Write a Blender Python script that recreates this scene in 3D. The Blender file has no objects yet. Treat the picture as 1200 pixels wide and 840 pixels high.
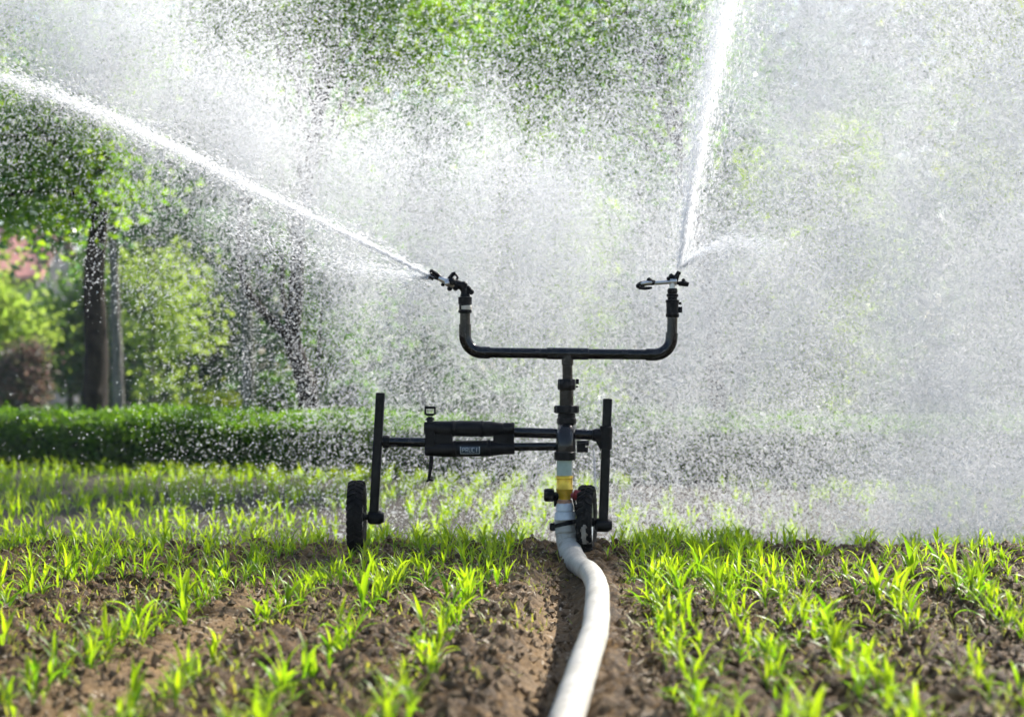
import bpy, math, random
import numpy as np
from mathutils import Vector, Matrix

RNG = np.random.default_rng(7)
random.seed(7)
R = math.radians
scene = bpy.context.scene
COL = scene.collection

# ------------------------------------------------------------------ photograph geometry -> world
FPX, CAMZ = 2059.0, 0.755


def W(px, py, d=7.4):
    return Vector(((px - 600) * d / FPX, d, CAMZ + (443 - py) * d / FPX))


U = 7.4 / FPX            # metres per photo pixel at the sprinkler


# ------------------------------------------------------------------ noise
_T = np.random.default_rng(3).random((256, 256))


def vnoise(x, y):
    xi, yi = np.floor(x).astype(int), np.floor(y).astype(int)
    fx, fy = x - xi, y - yi
    fx, fy = fx * fx * (3 - 2 * fx), fy * fy * (3 - 2 * fy)
    a, b = _T[xi & 255, yi & 255], _T[(xi + 1) & 255, yi & 255]
    c, d = _T[xi & 255, (yi + 1) & 255], _T[(xi + 1) & 255, (yi + 1) & 255]
    return (a * (1 - fx) + b * fx) * (1 - fy) + (c * (1 - fx) + d * fx) * fy


def fbm(x, y, o=4):
    s, a, t = 0, 1.0, 0
    for _ in range(o):
        s = s + a * vnoise(x, y)
        t += a
        a *= .5
        x, y = x * 2.03 + 17.3, y * 2.03 + 5.1
    return s / t


def sstep(a, b, x):
    t = np.clip((x - a) / (b - a), 0, 1)
    return t * t * (3 - 2 * t)


ROW_SLOPE = 0.0486
ROWS = [-2.55, -2.24, -1.93, -1.64, -1.33, -1.01, -.72, -.44, .22, .42, .62, .9, 1.2, 1.5, 1.8, 2.1, 2.4]


def path_mask(x, y):
    """pale trodden strip between two rows, and the furrow the hose lies in"""
    u = x - ROW_SLOPE * y
    w = (fbm(x * 2.1 + 40, y * 1.3, 2) - .5) * .16
    a = np.exp(-((u + 1.16 + w) / .12) ** 2) * sstep(8.2, 7.0, y)
    b = np.exp(-((u + .12 + w * .6) / .10) ** 2) * sstep(7.4, 6.2, y)
    c = np.exp(-((u + 1.75 + w) / .10) ** 2) * .5 * sstep(4.6, 3.8, y)
    return np.clip(a + b + c, 0, 1)


def ground_h(x, y, detail=True):
    x, y = np.asarray(x, float), np.asarray(y, float)
    u = x - ROW_SLOPE * y
    crest = 7.75 + .25 * (fbm(x * .8 + 9, y * 0 + 3, 2) - .5) - .18 * sstep(.6, 2.2, x)
    h = -.2 * sstep(0, 1.1, y - crest)
    near = 1 - sstep(0, 1.4, y - crest)
    h = h + near * (.012 * np.cos(u * 2 * math.pi / .3) + .03 * (fbm(x * 1.4, y * 1.1, 2) - .5))
    pm = path_mask(x, y)
    h = h - .018 * pm
    h = h - .035 * np.exp(-((u + .10) / .07) ** 2) * sstep(7.2, 6.4, y)
    if detail:
        am = (1 - .72 * pm)
        cl = fbm(x * 15 + 3, y * 15, 3)
        h = h + am * near * .064 * (np.abs(cl - .5) * 2) ** .8
        h = h + am * near * .026 * (fbm(x * 46, y * 46 + 8, 2) - .5)
        h = h + (1 - near) * .03 * (fbm(x * 4, y * 4, 3) - .5) * sstep(40, 20, y)
    return h


def gz(x, y):
    return float(ground_h(np.array([x]), np.array([y]))[0])


# ------------------------------------------------------------------ materials
def new_mat(name):
    m = bpy.data.materials.new(name)
    m.use_nodes = True
    m.node_tree.nodes.clear()
    return m, m.node_tree.nodes, m.node_tree.links


def out(N, L, sh):
    o = N.new('ShaderNodeOutputMaterial')
    L.new(sh, o.inputs['Surface'])
    return o


def ramp(N, L, fac, stops):
    r = N.new('ShaderNodeValToRGB')
    e = r.color_ramp.elements
    while len(e) < len(stops):
        e.new(.5)
    for q, (p, c) in zip(e, stops):
        q.position = p
        q.color = (*c, 1) if len(c) == 3 else c
    L.new(fac, r.inputs['Fac'])
    return r.outputs['Color']


def noise(N, L, scale, detail=4, rough=.55, co=None):
    n = N.new('ShaderNodeTexNoise')
    n.inputs['Scale'].default_value = scale
    n.inputs['Detail'].default_value = detail
    n.inputs['Roughness'].default_value = rough
    if co is None:
        t = N.new('ShaderNodeTexCoord')
        co = t.outputs['Object']
    L.new(co, n.inputs['Vector'])
    return n.outputs['Fac']


def solid(name, c1, c2, rough=.5, metal=0., scale=30, bump=.1, spec=.5, dist=.002):
    m, N, L = new_mat(name)
    p = N.new('ShaderNodeBsdfPrincipled')
    f = noise(N, L, scale, 5)
    L.new(ramp(N, L, f, [(.32, c1), (.68, c2)]), p.inputs['Base Color'])
    r = N.new('ShaderNodeMapRange')
    L.new(f, r.inputs['Value'])
    r.inputs['To Min'].default_value = max(.02, rough - .12)
    r.inputs['To Max'].default_value = min(1, rough + .12)
    L.new(r.outputs[0], p.inputs['Roughness'])
    p.inputs['Metallic'].default_value = metal
    p.inputs['Specular IOR Level'].default_value = spec
    if bump:
        b = N.new('ShaderNodeBump')
        b.inputs['Strength'].default_value = bump
        b.inputs['Distance'].default_value = dist
        L.new(noise(N, L, scale * 4, 3), b.inputs['Height'])
        L.new(b.outputs[0], p.inputs['Normal'])
    out(N, L, p.outputs[0])
    return m


def leafy(name, cols, tcols, mixt=.5, rough=.45, scale=3., spec=.4, attr=True):
    """leaf: glossy-coated diffuse mixed with light let through; colour varies leaf by leaf (mesh attribute 'tone') and by place"""
    m, N, L = new_mat(name)
    p = N.new('ShaderNodeBsdfPrincipled')
    t = N.new('ShaderNodeBsdfTranslucent')
    f = noise(N, L, scale, 2)
    if attr:
        a = N.new('ShaderNodeAttribute')
        a.attribute_name = 'tone'
        mx = N.new('ShaderNodeMix')
        mx.inputs[0].default_value = .65
        L.new(f, mx.inputs[2])
        L.new(a.outputs['Fac'], mx.inputs[3])
        oi = N.new('ShaderNodeObjectInfo')
        ma = N.new('ShaderNodeMath'); ma.operation = 'MULTIPLY_ADD'
        L.new(oi.outputs['Random'], ma.inputs[0]); ma.inputs[1].default_value = .4; L.new(mx.outputs[0], ma.inputs[2])
        mb_ = N.new('ShaderNodeMath'); mb_.operation = 'SUBTRACT'; L.new(ma.outputs[0], mb_.inputs[0]); mb_.inputs[1].default_value = .2
        f = mb_.outputs[0]
    L.new(ramp(N, L, f, [(.2, cols[0]), (.8, cols[1])]), p.inputs['Base Color'])
    L.new(ramp(N, L, f, [(.2, tcols[0]), (.8, tcols[1])]), t.inputs['Color'])
    p.inputs['Roughness'].default_value = rough
    p.inputs['Specular IOR Level'].default_value = spec
    mix = N.new('ShaderNodeMixShader')
    mix.inputs[0].default_value = mixt
    L.new(p.outputs[0], mix.inputs[1])
    L.new(t.outputs[0], mix.inputs[2])
    out(N, L, mix.outputs[0])
    return m


M = {}
M['black'] = solid('black plastic pipe', (.003, .0036, .005), (.006, .007, .009), .18, scale=22, bump=.08, spec=.36)
M['blackrough'] = solid('black cast fitting', (.003, .003, .0035), (.007, .007, .0075), .42, scale=50, bump=.3, spec=.14)
M['rubber'] = solid('dusty tyre rubber', (.004, .004, .004), (.018, .016, .014), .75, scale=26, bump=.3, spec=.12)
M['rubber'].node_tree.nodes['Color Ramp'].color_ramp.elements.new(.9).color = (.13, .10, .075, 1)
M['blackrough'].node_tree.nodes['Color Ramp'].color_ramp.elements.new(.86).color = (.035, .03, .025, 1)
M['mudcake'] = solid('dried mud on tyre', (.2, .17, .14), (.33, .29, .24), .9, scale=40, bump=.4)
M['steel'] = solid('worn cast aluminium', (.42, .43, .42), (.62, .62, .6), .33, .85, scale=60, bump=.15)
M['paint'] = solid('black painted steel', (.0035, .004, .0045), (.008, .0085, .009), .36, scale=35, bump=.15, spec=.16)
M['paint'].node_tree.nodes['Color Ramp'].color_ramp.elements.new(.84).color = (.045, .038, .03, 1)
M['brass'] = solid('yellow brass', (.62, .38, .03), (.78, .52, .06), .32, .55, scale=40, bump=.1)
M['palepipe'] = solid('pale green pipe', (.3, .38, .33), (.4, .47, .42), .4, scale=30, bump=.1)
M['red'] = solid('dark red plastic', (.16, .012, .015), (.26, .02, .022), .4, scale=30)
M['copper'] = solid('rusty collar', (.3, .14, .08), (.42, .25, .16), .5, .3, scale=60)
M['cream'] = solid('cream band', (.5, .46, .36), (.62, .58, .48), .5, scale=40)
M['greycap'] = solid('pale grey coupling', (.42, .46, .5), (.58, .62, .65), .4, scale=30)
M['labelink'] = solid('label dark ground', (.015, .03, .05), (.025, .045, .07), .4, scale=60, bump=0)
M['labelwhite'] = solid('label pale print', (.25, .29, .31), (.38, .41, .43), .4, scale=60, bump=0)
M['bark'] = solid('dark bark', (.012, .009, .007), (.042, .032, .024), .9, scale=9, bump=.9, dist=.02, spec=.2)
M['greybark'] = solid('grey bark', (.09, .085, .08), (.2, .19, .17), .9, scale=7, bump=.8, dist=.02, spec=.2)
M['roof'] = solid('pinkish red roof', (.5, .2, .16), (.62, .29, .24), .8, scale=3, bump=.3)
M['wallwhite'] = solid('pale house wall', (.40, .36, .35), (.5, .46, .44), .8, scale=2, bump=.1)
M['glassdark'] = solid('dark window pane', (.03, .04, .05), (.05, .06, .07), .15, scale=2, bump=0)
M['stone'] = solid('pale garden stone', (.36, .33, .28), (.58, .55, .48), .85, scale=3, bump=.4, dist=.02)


def hose_material():
    m, N, L = new_mat('woven white hose')
    p = N.new('ShaderNodeBsdfPrincipled')
    f = noise(N, L, 6, 5)
    g = noise(N, L, 34, 4)
    c1 = ramp(N, L, f, [(.3, (.30, .28, .235)), (.6, (.43, .41, .36))])
    mx = N.new('ShaderNodeMix'); mx.data_type = 'RGBA'
    L.new(ramp(N, L, g, [(.52, (0, 0, 0)), (.70, (.6, .6, .6))]), mx.inputs[0])
    L.new(c1, mx.inputs[6]); mx.inputs[7].default_value = (.20, .165, .115, 1)
    L.new(mx.outputs[2], p.inputs['Base Color'])
    p.inputs['Roughness'].default_value = .55
    b = N.new('ShaderNodeBump'); b.inputs['Strength'].default_value = .35; b.inputs['Distance'].default_value = .002
    v = N.new('ShaderNodeTexVoronoi'); v.inputs['Scale'].default_value = 260
    t = N.new('ShaderNodeTexCoord'); L.new(t.outputs['Object'], v.inputs['Vector'])
    L.new(v.outputs['Distance'], b.inputs['Height'])
    b2 = N.new('ShaderNodeBump'); b2.inputs['Strength'].default_value = .5; b2.inputs['Distance'].default_value = .0007
    L.new(noise(N, L, 16, 3), b2.inputs['Height']); L.new(b.outputs[0], b2.inputs['Normal'])
    L.new(b2.outputs[0], p.inputs['Normal'])
    out(N, L, p.outputs[0])
    return m


M['hose'] = hose_material()


def soil_material():
    m, N, L = new_mat('tilled soil')
    p = N.new('ShaderNodeBsdfPrincipled')
    t = N.new('ShaderNodeTexCoord')
    co = t.outputs['Object']
    fine = noise(N, L, 60, 6, .65, co)
    mid = noise(N, L, 9, 5, .6, co)
    c = ramp(N, L, fine, [(.3, (.016, .009, .0035)), (.5, (.066, .037, .013)), (.64, (.165, .1, .038)), (.78, (.42, .29, .15))])
    at = N.new('ShaderNodeAttribute'); at.attribute_name = 'path'
    tan = ramp(N, L, fine, [(.3, (.11, .066, .027)), (.6, (.23, .15, .07)), (.8, (.40, .28, .15))])
    mx = N.new('ShaderNodeMix'); mx.data_type = 'RGBA'
    L.new(at.outputs['Fac'], mx.inputs[0]); L.new(c, mx.inputs[6]); L.new(tan, mx.inputs[7])
    wet = N.new('ShaderNodeAttribute'); wet.attribute_name = 'wet'
    mw = N.new('ShaderNodeMix'); mw.data_type = 'RGBA'
    L.new(wet.outputs['Fac'], mw.inputs[0]); L.new(mx.outputs[2], mw.inputs[6])
    L.new(ramp(N, L, mid, [(.3, (.03, .025, .022)), (.7, (.07, .056, .048))]), mw.inputs[7])
    ms = N.new('ShaderNodeMix'); ms.data_type = 'RGBA'; ms.blend_type = 'MULTIPLY'; ms.inputs[0].default_value = .6
    L.new(mw.outputs[2], ms.inputs[6]); L.new(ramp(N, L, mid, [(.3, (.6, .58, .55)), (.7, (1.15, 1.12, 1.1))]), ms.inputs[7])
    L.new(ms.outputs[2], p.inputs['Base Color'])
    L.new(ramp(N, L, mid, [(.35, (.5, .5, .5)), (.7, (.85, .85, .85))]), p.inputs['Roughness'])
    p.inputs['Specular IOR Level'].default_value = .12
    b = N.new('ShaderNodeBump'); b.inputs['Strength'].default_value = .8; b.inputs['Distance'].default_value = .012
    L.new(noise(N, L, 90, 5, .7, co), b.inputs['Height'])
    L.new(b.outputs[0], p.inputs['Normal'])
    out(N, L, p.outputs[0])
    return m


M['soil'] = soil_material()
M['crumb'] = solid('soil crumbs', (.045, .027, .012), (.27, .19, .105), .85, scale=18, bump=.6, dist=.004, spec=.3)
M['lawn'] = solid('park lawn', (.03, .07, .012), (.07, .14, .025), .9, scale=4, bump=.8, dist=.03, spec=.2)

M['corn'] = leafy('corn leaf', ((.07, .16, .008), (.17, .27, .012)), ((.17, .40, .008), (.52, .70, .014)), .56, .38, 6, .45)
M['weed'] = leafy('yellow green weed', ((.14, .2, .02), (.26, .26, .04)), ((.4, .52, .04), (.62, .58, .07)), .5, .5, 6)
M['straw'] = leafy('straw bits', ((.3, .22, .12), (.62, .54, .4)), ((.4, .3, .12), (.6, .5, .3)), .25, .5, 4)
M['hedge'] = leafy('hedge leaf', ((.018, .055, .006), (.05, .12, .010)), ((.12, .32, .008), (.32, .56, .015)), .48, .42, 2.5, .4)
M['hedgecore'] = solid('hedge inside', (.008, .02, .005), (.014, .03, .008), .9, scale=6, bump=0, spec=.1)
M['leaf_bright'] = leafy('bright leaf', ((.05, .12, .012), (.10, .19, .018)), ((.26, .5, .015), (.56, .74, .03)), .5, .4, 1.2)
M['leaf_dark'] = leafy('deep green leaf', ((.022, .07, .010), (.055, .13, .014)), ((.16, .42, .014), (.46, .70, .025)), .56, .3, 1.5, .6)
M['leaf_mid'] = leafy('mid green leaf', ((.03, .085, .018), (.07, .14, .025)), ((.16, .38, .04), (.36, .56, .07)), .52, .45, .8)
M['leaf_hazed'] = leafy('haze tinted leaf', ((.03, .075, .035), (.06, .12, .05)), ((.12, .28, .09), (.26, .42, .14)), .5, .5, .5)  # grey-blue distance haze painted into the leaf colour of the backdrop
M['leaf_yellow'] = leafy('yellow green leaf', ((.09, .15, .015), (.14, .2, .025)), ((.42, .58, .04), (.66, .72, .07)), .58, .45, .8)
M['leaf_sapling'] = leafy('sapling leaf', ((.06, .12, .025), (.10, .17, .035)), ((.36, .54, .06), (.54, .70, .11)), .58, .5, .8)
M['leaf_pink'] = leafy('pinkish leaf and blossom', ((.05, .06, .04), (.34, .17, .17)), ((.12, .14, .06), (.42, .22, .2)), .35, .5, 1.8)


def water_material(name, clear, c1, c2):
    """water drops: part clear, part scattering; sunlight from behind shines through"""
    m, N, L = new_mat(name)
    tr = N.new('ShaderNodeBsdfTransparent')
    tl = N.new('ShaderNodeBsdfTranslucent'); tl.inputs['Color'].default_value = (*c1, 1)
    df = N.new('ShaderNodeBsdfDiffuse'); df.inputs['Color'].default_value = (*c2, 1)
    a = N.new('ShaderNodeMixShader'); a.inputs[0].default_value = .36
    L.new(tl.outputs[0], a.inputs[1]); L.new(df.outputs[0], a.inputs[2])
    b = N.new('ShaderNodeMixShader'); b.inputs[0].default_value = clear
    L.new(a.outputs[0], b.inputs[1]); L.new(tr.outputs[0], b.inputs[2])
    out(N, L, b.outputs[0])
    return m


M['water'] = water_material('spray drops', .69, (.945, .953, .962), (.935, .948, .962))
M['jetwater'] = water_material('jet water', .72, (.985, .988, .99), (.98, .985, .99))


# ------------------------------------------------------------------ mesh helpers
def catmull(pts, n=8):
    P = [Vector(p) for p in pts]
    P = [P[0] * 2 - P[1]] + P + [P[-1] * 2 - P[-2]]
    o = []
    for i in range(1, len(P) - 2):
        for k in range(n):
            t = k / n
            a, b, c, d = P[i - 1], P[i], P[i + 1], P[i + 2]
            o.append(.5 * ((2 * b) + (c - a) * t + (2 * a - 5 * b + 4 * c - d) * t * t + (3 * b - a - 3 * c + d) * t ** 3))
    o.append(P[-2])
    return o


class MB:
    def __init__(s):
        s.v, s.f, s.m = [], [], []

    def add(s, v, f, mi=0):
        b = len(s.v)
        s.v += [tuple(p) for p in v]
        s.f += [tuple(i + b for i in q) for q in f]
        s.m += [mi] * len(f)
        return s

    def tube(s, pts, rad, seg=16, caps=True, mi=0, squash=1.0, rfun=None):
        P = [Vector(p) for p in pts]
        n = len(P)
        rad = list(rad) if hasattr(rad, '__len__') else [rad] * n
        T = [(P[min(i + 1, n - 1)] - P[max(i - 1, 0)]) for i in range(n)]
        for i, t in enumerate(T):
            T[i] = t.normalized() if t.length > 1e-9 else (T[i - 1] if i else Vector((0, 0, 1)))
        ref = Vector((0, 0, 1)) if abs(T[0].z) < .9 else Vector((0, 1, 0))
        nrm = (ref - T[0] * ref.dot(T[0])).normalized()
        v = []
        for i in range(n):
            nrm = (nrm - T[i] * nrm.dot(T[i])).normalized()
            bi = T[i].cross(nrm)
            for k in range(seg):
                a = 2 * math.pi * k / seg
                r = rad[i] * (rfun(i, a) if rfun else 1)
                v.append(P[i] + nrm * (math.cos(a) * r * squash) + bi * (math.sin(a) * r))
        f = [(i * seg + k, i * seg + (k + 1) % seg, (i + 1) * seg + (k + 1) % seg, (i + 1) * seg + k) for i in range(n - 1) for k in range(seg)]
        if caps:
            f += [tuple(range(seg))[::-1], tuple((n - 1) * seg + k for k in range(seg))]
        return s.add(v, f, mi)

    def cyl(s, a, b, r, r2=None, seg=18, ch=None, mi=0):
        """chamfered cylinder"""
        a, b = Vector(a), Vector(b)
        r2 = r if r2 is None else r2
        d = (b - a)
        L = d.length
        c = min(.12 * r, L * .2) if ch is None else ch
        d = d / L
        return s.tube([a, a + d * c, a + d * c, b - d * c, b - d * c, b] if False else [a, a + d * c, b - d * c, b], [r - c, r, r2, r2 - c], seg, True, mi)

    def stack(s, a, b, prof, seg=18, mi=0):
        """lathe profile [(t, r)] along the axis a -> b"""
        a, b = Vector(a), Vector(b)
        pts = []
        rr = []
        axis = (b - a)
        for t, r in prof:
            pts.append(a + axis * t)
            rr.append(r)
        # explicit frame keeps coincident rings stable
        T = axis.normalized()
        ref = Vector((0, 0, 1)) if abs(T.z) < .9 else Vector((0, 1, 0))
        n = (ref - T * ref.dot(T)).normalized()
        bi = T.cross(n)
        v = [p + n * (math.cos(2 * math.pi * k / seg) * r) + bi * (math.sin(2 * math.pi * k / seg) * r) for p, r in zip(pts, rr) for k in range(seg)]
        m = len(pts)
        f = [(i * seg + k, i * seg + (k + 1) % seg, (i + 1) * seg + (k + 1) % seg, (i + 1) * seg + k) for i in range(m - 1) for k in range(seg)]
        f += [tuple(range(seg))[::-1], tuple((m - 1) * seg + k for k in range(seg))]
        return s.add(v, f, mi)

    def box(s, c, size, rot=None, mi=0, bev=.12):
        """box with chamfered vertical and horizontal edges (24 verts)"""
        c = Vector(c)
        h = Vector(size) / 2
        b = min(h) * bev
        v = []
        for sx in (-1, 1):
            for sy in (-1, 1):
                for sz in (-1, 1):
                    v += [Vector((sx * h.x, sy * (h.y - b), sz * (h.z - b))), Vector((sx * (h.x - b), sy * h.y, sz * (h.z - b))), Vector((sx * (h.x - b), sy * (h.y - b), sz * h.z))]
        import bmesh
        bm = bmesh.new()
        for p in v:
            bm.verts.new(p)
        bmesh.ops.convex_hull(bm, input=bm.verts)
        bmesh.ops.recalc_face_normals(bm, faces=bm.faces)
        bm.verts.index_update()
        vv = [q.co.copy() for q in bm.verts]
        ff = [tuple(q.index for q in fa.verts) for fa in bm.faces]
        bm.free()
        if rot is not None:
            vv = [rot @ q for q in vv]
        return s.add([q + c for q in vv], ff, mi)

    def ball(s, c, r, seg=14, rings=8, mi=0, scale=(1, 1, 1), jit=0.):
        c = Vector(c)
        v = [c + Vector((0, 0, r * scale[2]))]
        for i in range(1, rings):
            a = math.pi * i / rings
            for k in range(seg):
                b = 2 * math.pi * k / seg
                q = r * (1 + jit * (random.random() - .5))
                v.append(c + Vector((math.sin(a) * math.cos(b) * q * scale[0], math.sin(a) * math.sin(b) * q * scale[1], math.cos(a) * q * scale[2])))
        v.append(c - Vector((0, 0, r * scale[2])))
        f = [(0, 1 + k, 1 + (k + 1) % seg) for k in range(seg)]
        for i in range(rings - 2):
            for k in range(seg):
                a, b = 1 + i * seg + k, 1 + i * seg + (k + 1) % seg
                f.append((a, a + seg, b + seg, b))
        e = len(v) - 1
        o = 1 + (rings - 2) * seg
        f += [(e, o + (k + 1) % seg, o + k) for k in range(seg)]
        return s.add(v, f, mi)

    def build(s, name, mats, parent=None, smooth=True, angle=38):
        me = bpy.data.meshes.new(name)
        org = parent_world(parent) if parent else Vector((0, 0, 0))
        me.from_pydata([Vector(p) - org for p in s.v], [], s.f)
        for m in (mats if isinstance(mats, (list, tuple)) else [mats]):
            me.materials.append(m)
        me.polygons.foreach_set('material_index', s.m)
        if smooth:
            me.polygons.foreach_set('use_smooth', [True] * len(s.f))
            me.set_sharp_from_angle(angle=R(angle))
        me.update()
        o = bpy.data.objects.new(name, me)
        COL.objects.link(o)
        if parent:
            o.parent = parent
        return o


def parent_world(o):
    v = Vector((0, 0, 0))
    while o is not None:
        v += o.location
        o = o.parent
    return v


def np_mesh(name, V, F, mats, tone=None, mat_idx=None, smooth=False, attrs=None):
    """V (n,3), F (m,k) numpy -> object"""
    me = bpy.data.meshes.new(name)
    n, (m, k) = len(V), F.shape
    me.vertices.add(n)
    me.vertices.foreach_set('co', np.ascontiguousarray(V, np.float32).ravel())
    me.loops.add(m * k)
    me.loops.foreach_set('vertex_index', np.ascontiguousarray(F, np.int32).ravel())
    me.polygons.add(m)
    me.polygons.foreach_set('loop_start', np.arange(0, m * k, k, dtype=np.int32))
    me.polygons.foreach_set('use_smooth', np.full(m, smooth, bool))
    for q in (mats if isinstance(mats, (list, tuple)) else [mats]):
        me.materials.append(q)
    if mat_idx is not None:
        me.polygons.foreach_set('material_index', np.ascontiguousarray(mat_idx, np.int32))
    attrs = dict(attrs or {})
    if tone is not None:
        attrs['tone'] = tone
    for an, av in attrs.items():
        a = me.attributes.new(an, 'FLOAT', 'POINT')
        a.data.foreach_set('value', np.ascontiguousarray(av, np.float32))
    me.update(calc_edges=True)
    o = bpy.data.objects.new(name, me)
    COL.objects.link(o)
    return o


def tag(o, label=None, cat=None, group=None, kind=None):
    if label: o['label'] = label
    if cat: o['category'] = cat
    if group: o['group'] = group
    if kind: o['kind'] = kind
    return o


def thing(name, loc, label, cat, group=None):
    o = bpy.data.objects.new(name, None)
    o.empty_display_size = .1
    o.location = loc
    COL.objects.link(o)
    return tag(o, label, cat, group)


# ------------------------------------------------------------------ camera, light, world
cam = bpy.data.cameras.new('camera')
cam.sensor_width = 36
cam.lens = FPX / 1200 * 36
cam.shift_y = 23 / 1200
cam.clip_start, cam.clip_end = .1, 2000
cam.dof.use_dof = True
cam.dof.focus_distance = 6.85
cam.dof.aperture_fstop = 2.4
cam.dof.aperture_blades = 0
co = bpy.data.objects.new('camera', cam)
co.location = (0, 0, CAMZ)
co.rotation_euler = (R(90), 0, 0)
COL.objects.link(co)
scene.camera = co

SUN_AZ, SUN_EL = R(43), R(40)       # azimuth measured from +Y towards +X
sd = Vector((math.sin(SUN_AZ) * math.cos(SUN_EL), math.cos(SUN_AZ) * math.cos(SUN_EL), math.sin(SUN_EL)))
sun = bpy.data.lights.new('sun', 'SUN')
sun.energy = 5.0
sun.angle = R(.5)
sun.color = (1, .955, .88)
so = bpy.data.objects.new('sun', sun)
so.rotation_euler = (-sd).to_track_quat('-Z', 'Y').to_euler()
so.location = (10, 20, 30)
COL.objects.link(so)

wd = bpy.data.worlds.new('World')
scene.world = wd
wd.use_nodes = True
N, L = wd.node_tree.nodes, wd.node_tree.links
N.clear()
sk = N.new('ShaderNodeTexSky')
sk.sky_type = 'NISHITA'
sk.sun_disc = False
sk.sun_elevation = SUN_EL
sk.sun_rotation = SUN_AZ
sk.dust_density = 1.5
bg = N.new('ShaderNodeBackground')
bg.inputs['Strength'].default_value = .12
wo = N.new('ShaderNodeOutputWorld')
L.new(sk.outputs[0], bg.inputs[0])
L.new(bg.outputs[0], wo.inputs[0])

vs = scene.view_settings
vs.view_transform = 'Standard'
vs.look = 'None'
vs.exposure = 1.1
vs.gamma = 1
vs.use_curve_mapping = False
cy = scene.cycles
cy.max_bounces = 6
cy.diffuse_bounces = 4
cy.glossy_bounces = 3
cy.transmission_bounces = 6
cy.transparent_max_bounces = 40
cy.volume_bounces = 0
cy.use_adaptive_sampling = True
cy.adaptive_threshold = .04
cy.use_light_tree = False
cy.use_denoising = True
cy.denoising_input_passes = 'RGB_ALBEDO_NORMAL'
cy.caustics_reflective = cy.caustics_refractive = False
cy.sample_clamp_indirect = 6

# ------------------------------------------------------------------ ground
def axis_coords(lo, hi, step, far, grow=1.22):
    a = list(np.arange(lo, hi + 1e-6, step))
    s, p = step, hi
    while p < far:
        s *= grow
        p += s
        a.append(p)
    s, p = step, lo
    while p > -far:
        s *= grow
        p -= s
        a.insert(0, p)
    return np.array(a)


gx = axis_coords(-2.5, 2.6, .0135, 260)
ya = list(np.arange(3.0, 8.8, .0135))
s_, p_ = .0135, ya[-1]
while p_ < 320:
    s_ = min(s_ * 1.05, .08) if p_ < 19 else s_ * 1.25
    p_ += s_
    ya.append(p_)
s_, p_ = .02, 3.0
while p_ > -60:
    s_ *= 1.35
    p_ -= s_
    ya.insert(0, p_)
gy = np.array(ya)
GX, GY = np.meshgrid(gx, gy)
GZ = ground_h(GX, GY)
nx, ny = len(gx), len(gy)
V = np.stack([GX.ravel(), GY.ravel(), GZ.ravel()], 1)
ii = (np.arange(ny - 1)[:, None] * nx + np.arange(nx - 1)[None]).ravel()
F = np.stack([ii, ii + 1, ii + nx + 1, ii + nx], 1)
ground = np_mesh('ground', V, F, M['soil'], smooth=True,
                 attrs={'path': path_mask(GX, GY).ravel(), 'wet': sstep(8.0, 9.2, GY).ravel()})
tag(ground, kind='structure')

HB = lambda x: 16.65 - .40 * x          # front line of the hedge
# lawn behind the hedge: a sheet just over the soil
lx = np.linspace(-120, 120, 90)
lt = np.concatenate([[0, .5, 1, 2, 4, 7, 11, 16], np.linspace(22, 260, 30)])
LX, LT = np.meshgrid(lx, lt)
LY = np.maximum(HB(LX), 14.5) + .75 + LT
LZ = ground_h(LX, LY) + .012
V = np.stack([LX.ravel(), LY.ravel(), LZ.ravel()], 1)
ii = (np.arange(len(lt) - 1)[:, None] * 90 + np.arange(89)[None]).ravel()
lawn = np_mesh('lawn', V, np.stack([ii, ii + 1, ii + 91, ii + 90], 1), M['lawn'], smooth=True)
tag(lawn, kind='structure')


# ------------------------------------------------------------------ leaf clouds (numpy)
def rand_rot(n, rng, flat=0.):
    """random orthonormal frames; flat pulls the normal towards up"""
    z = rng.normal(size=(n, 3))
    z[:, 2] += flat * np.sign(z[:, 2] + 1e-9) * 1.5
    z /= np.linalg.norm(z, axis=1)[:, None]
    t = rng.normal(size=(n, 3))
    x = np.cross(t, z)
    x /= np.linalg.norm(x, axis=1)[:, None]
    return x, np.cross(z, x), z


def leaf_cloud(P, size, rng, aspect=.55, flat=.3, fold=.18):
    """one folded leaf (two quads) per point"""
    n = len(P)
    x, y, z = rand_rot(n, rng, flat)
    s = size * rng.uniform(.6, 1.35, n)[:, None]
    a = P - x * s * .5
    b = P + x * s * .5
    up = z * s * fold
    w = y * s * aspect * .5
    V = np.stack([a, P - x * s * .1 + w + up, P - x * s * .1 - w + up, b], 1).reshape(-1, 3)
    i = np.arange(n)[:, None] * 4
    F = np.concatenate([i + np.array([[0, 3, 1]]), i + np.array([[0, 2, 3]])], 0)
    tone = np.repeat(rng.uniform(0, 1, n), 4)
    return V, F, tone


def crown_points(blobs, n, rng, clump=.16, per=26, hollow=.5):
    """blobs: (centre, radii); leaves gather in clumps, mostly near the outside"""
    vol = np.array([b[1][0] * b[1][1] * b[1][2] for b in blobs]) ** .8
    nc = max(4, n // per)
    bi = rng.choice(len(blobs), nc, p=vol / vol.sum())
    d = rng.normal(size=(nc, 3))
    d /= np.linalg.norm(d, axis=1)[:, None]
    rr = rng.uniform(hollow ** 3, 1, nc) ** (1 / 3) * rng.uniform(.8, 1.12, nc)
    C = np.array([b[0] for b in blobs])[bi] + d * rr[:, None] * np.array([b[1] for b in blobs])[bi]
    k = rng.integers(0, nc, n)
    sp = rng.uniform(.6, 1.5, nc)[k][:, None] * clump
    P = C[k] + rng.normal(size=(n, 3)) * sp * np.array([1.15, 1.15, .7])
    return P, C


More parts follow.
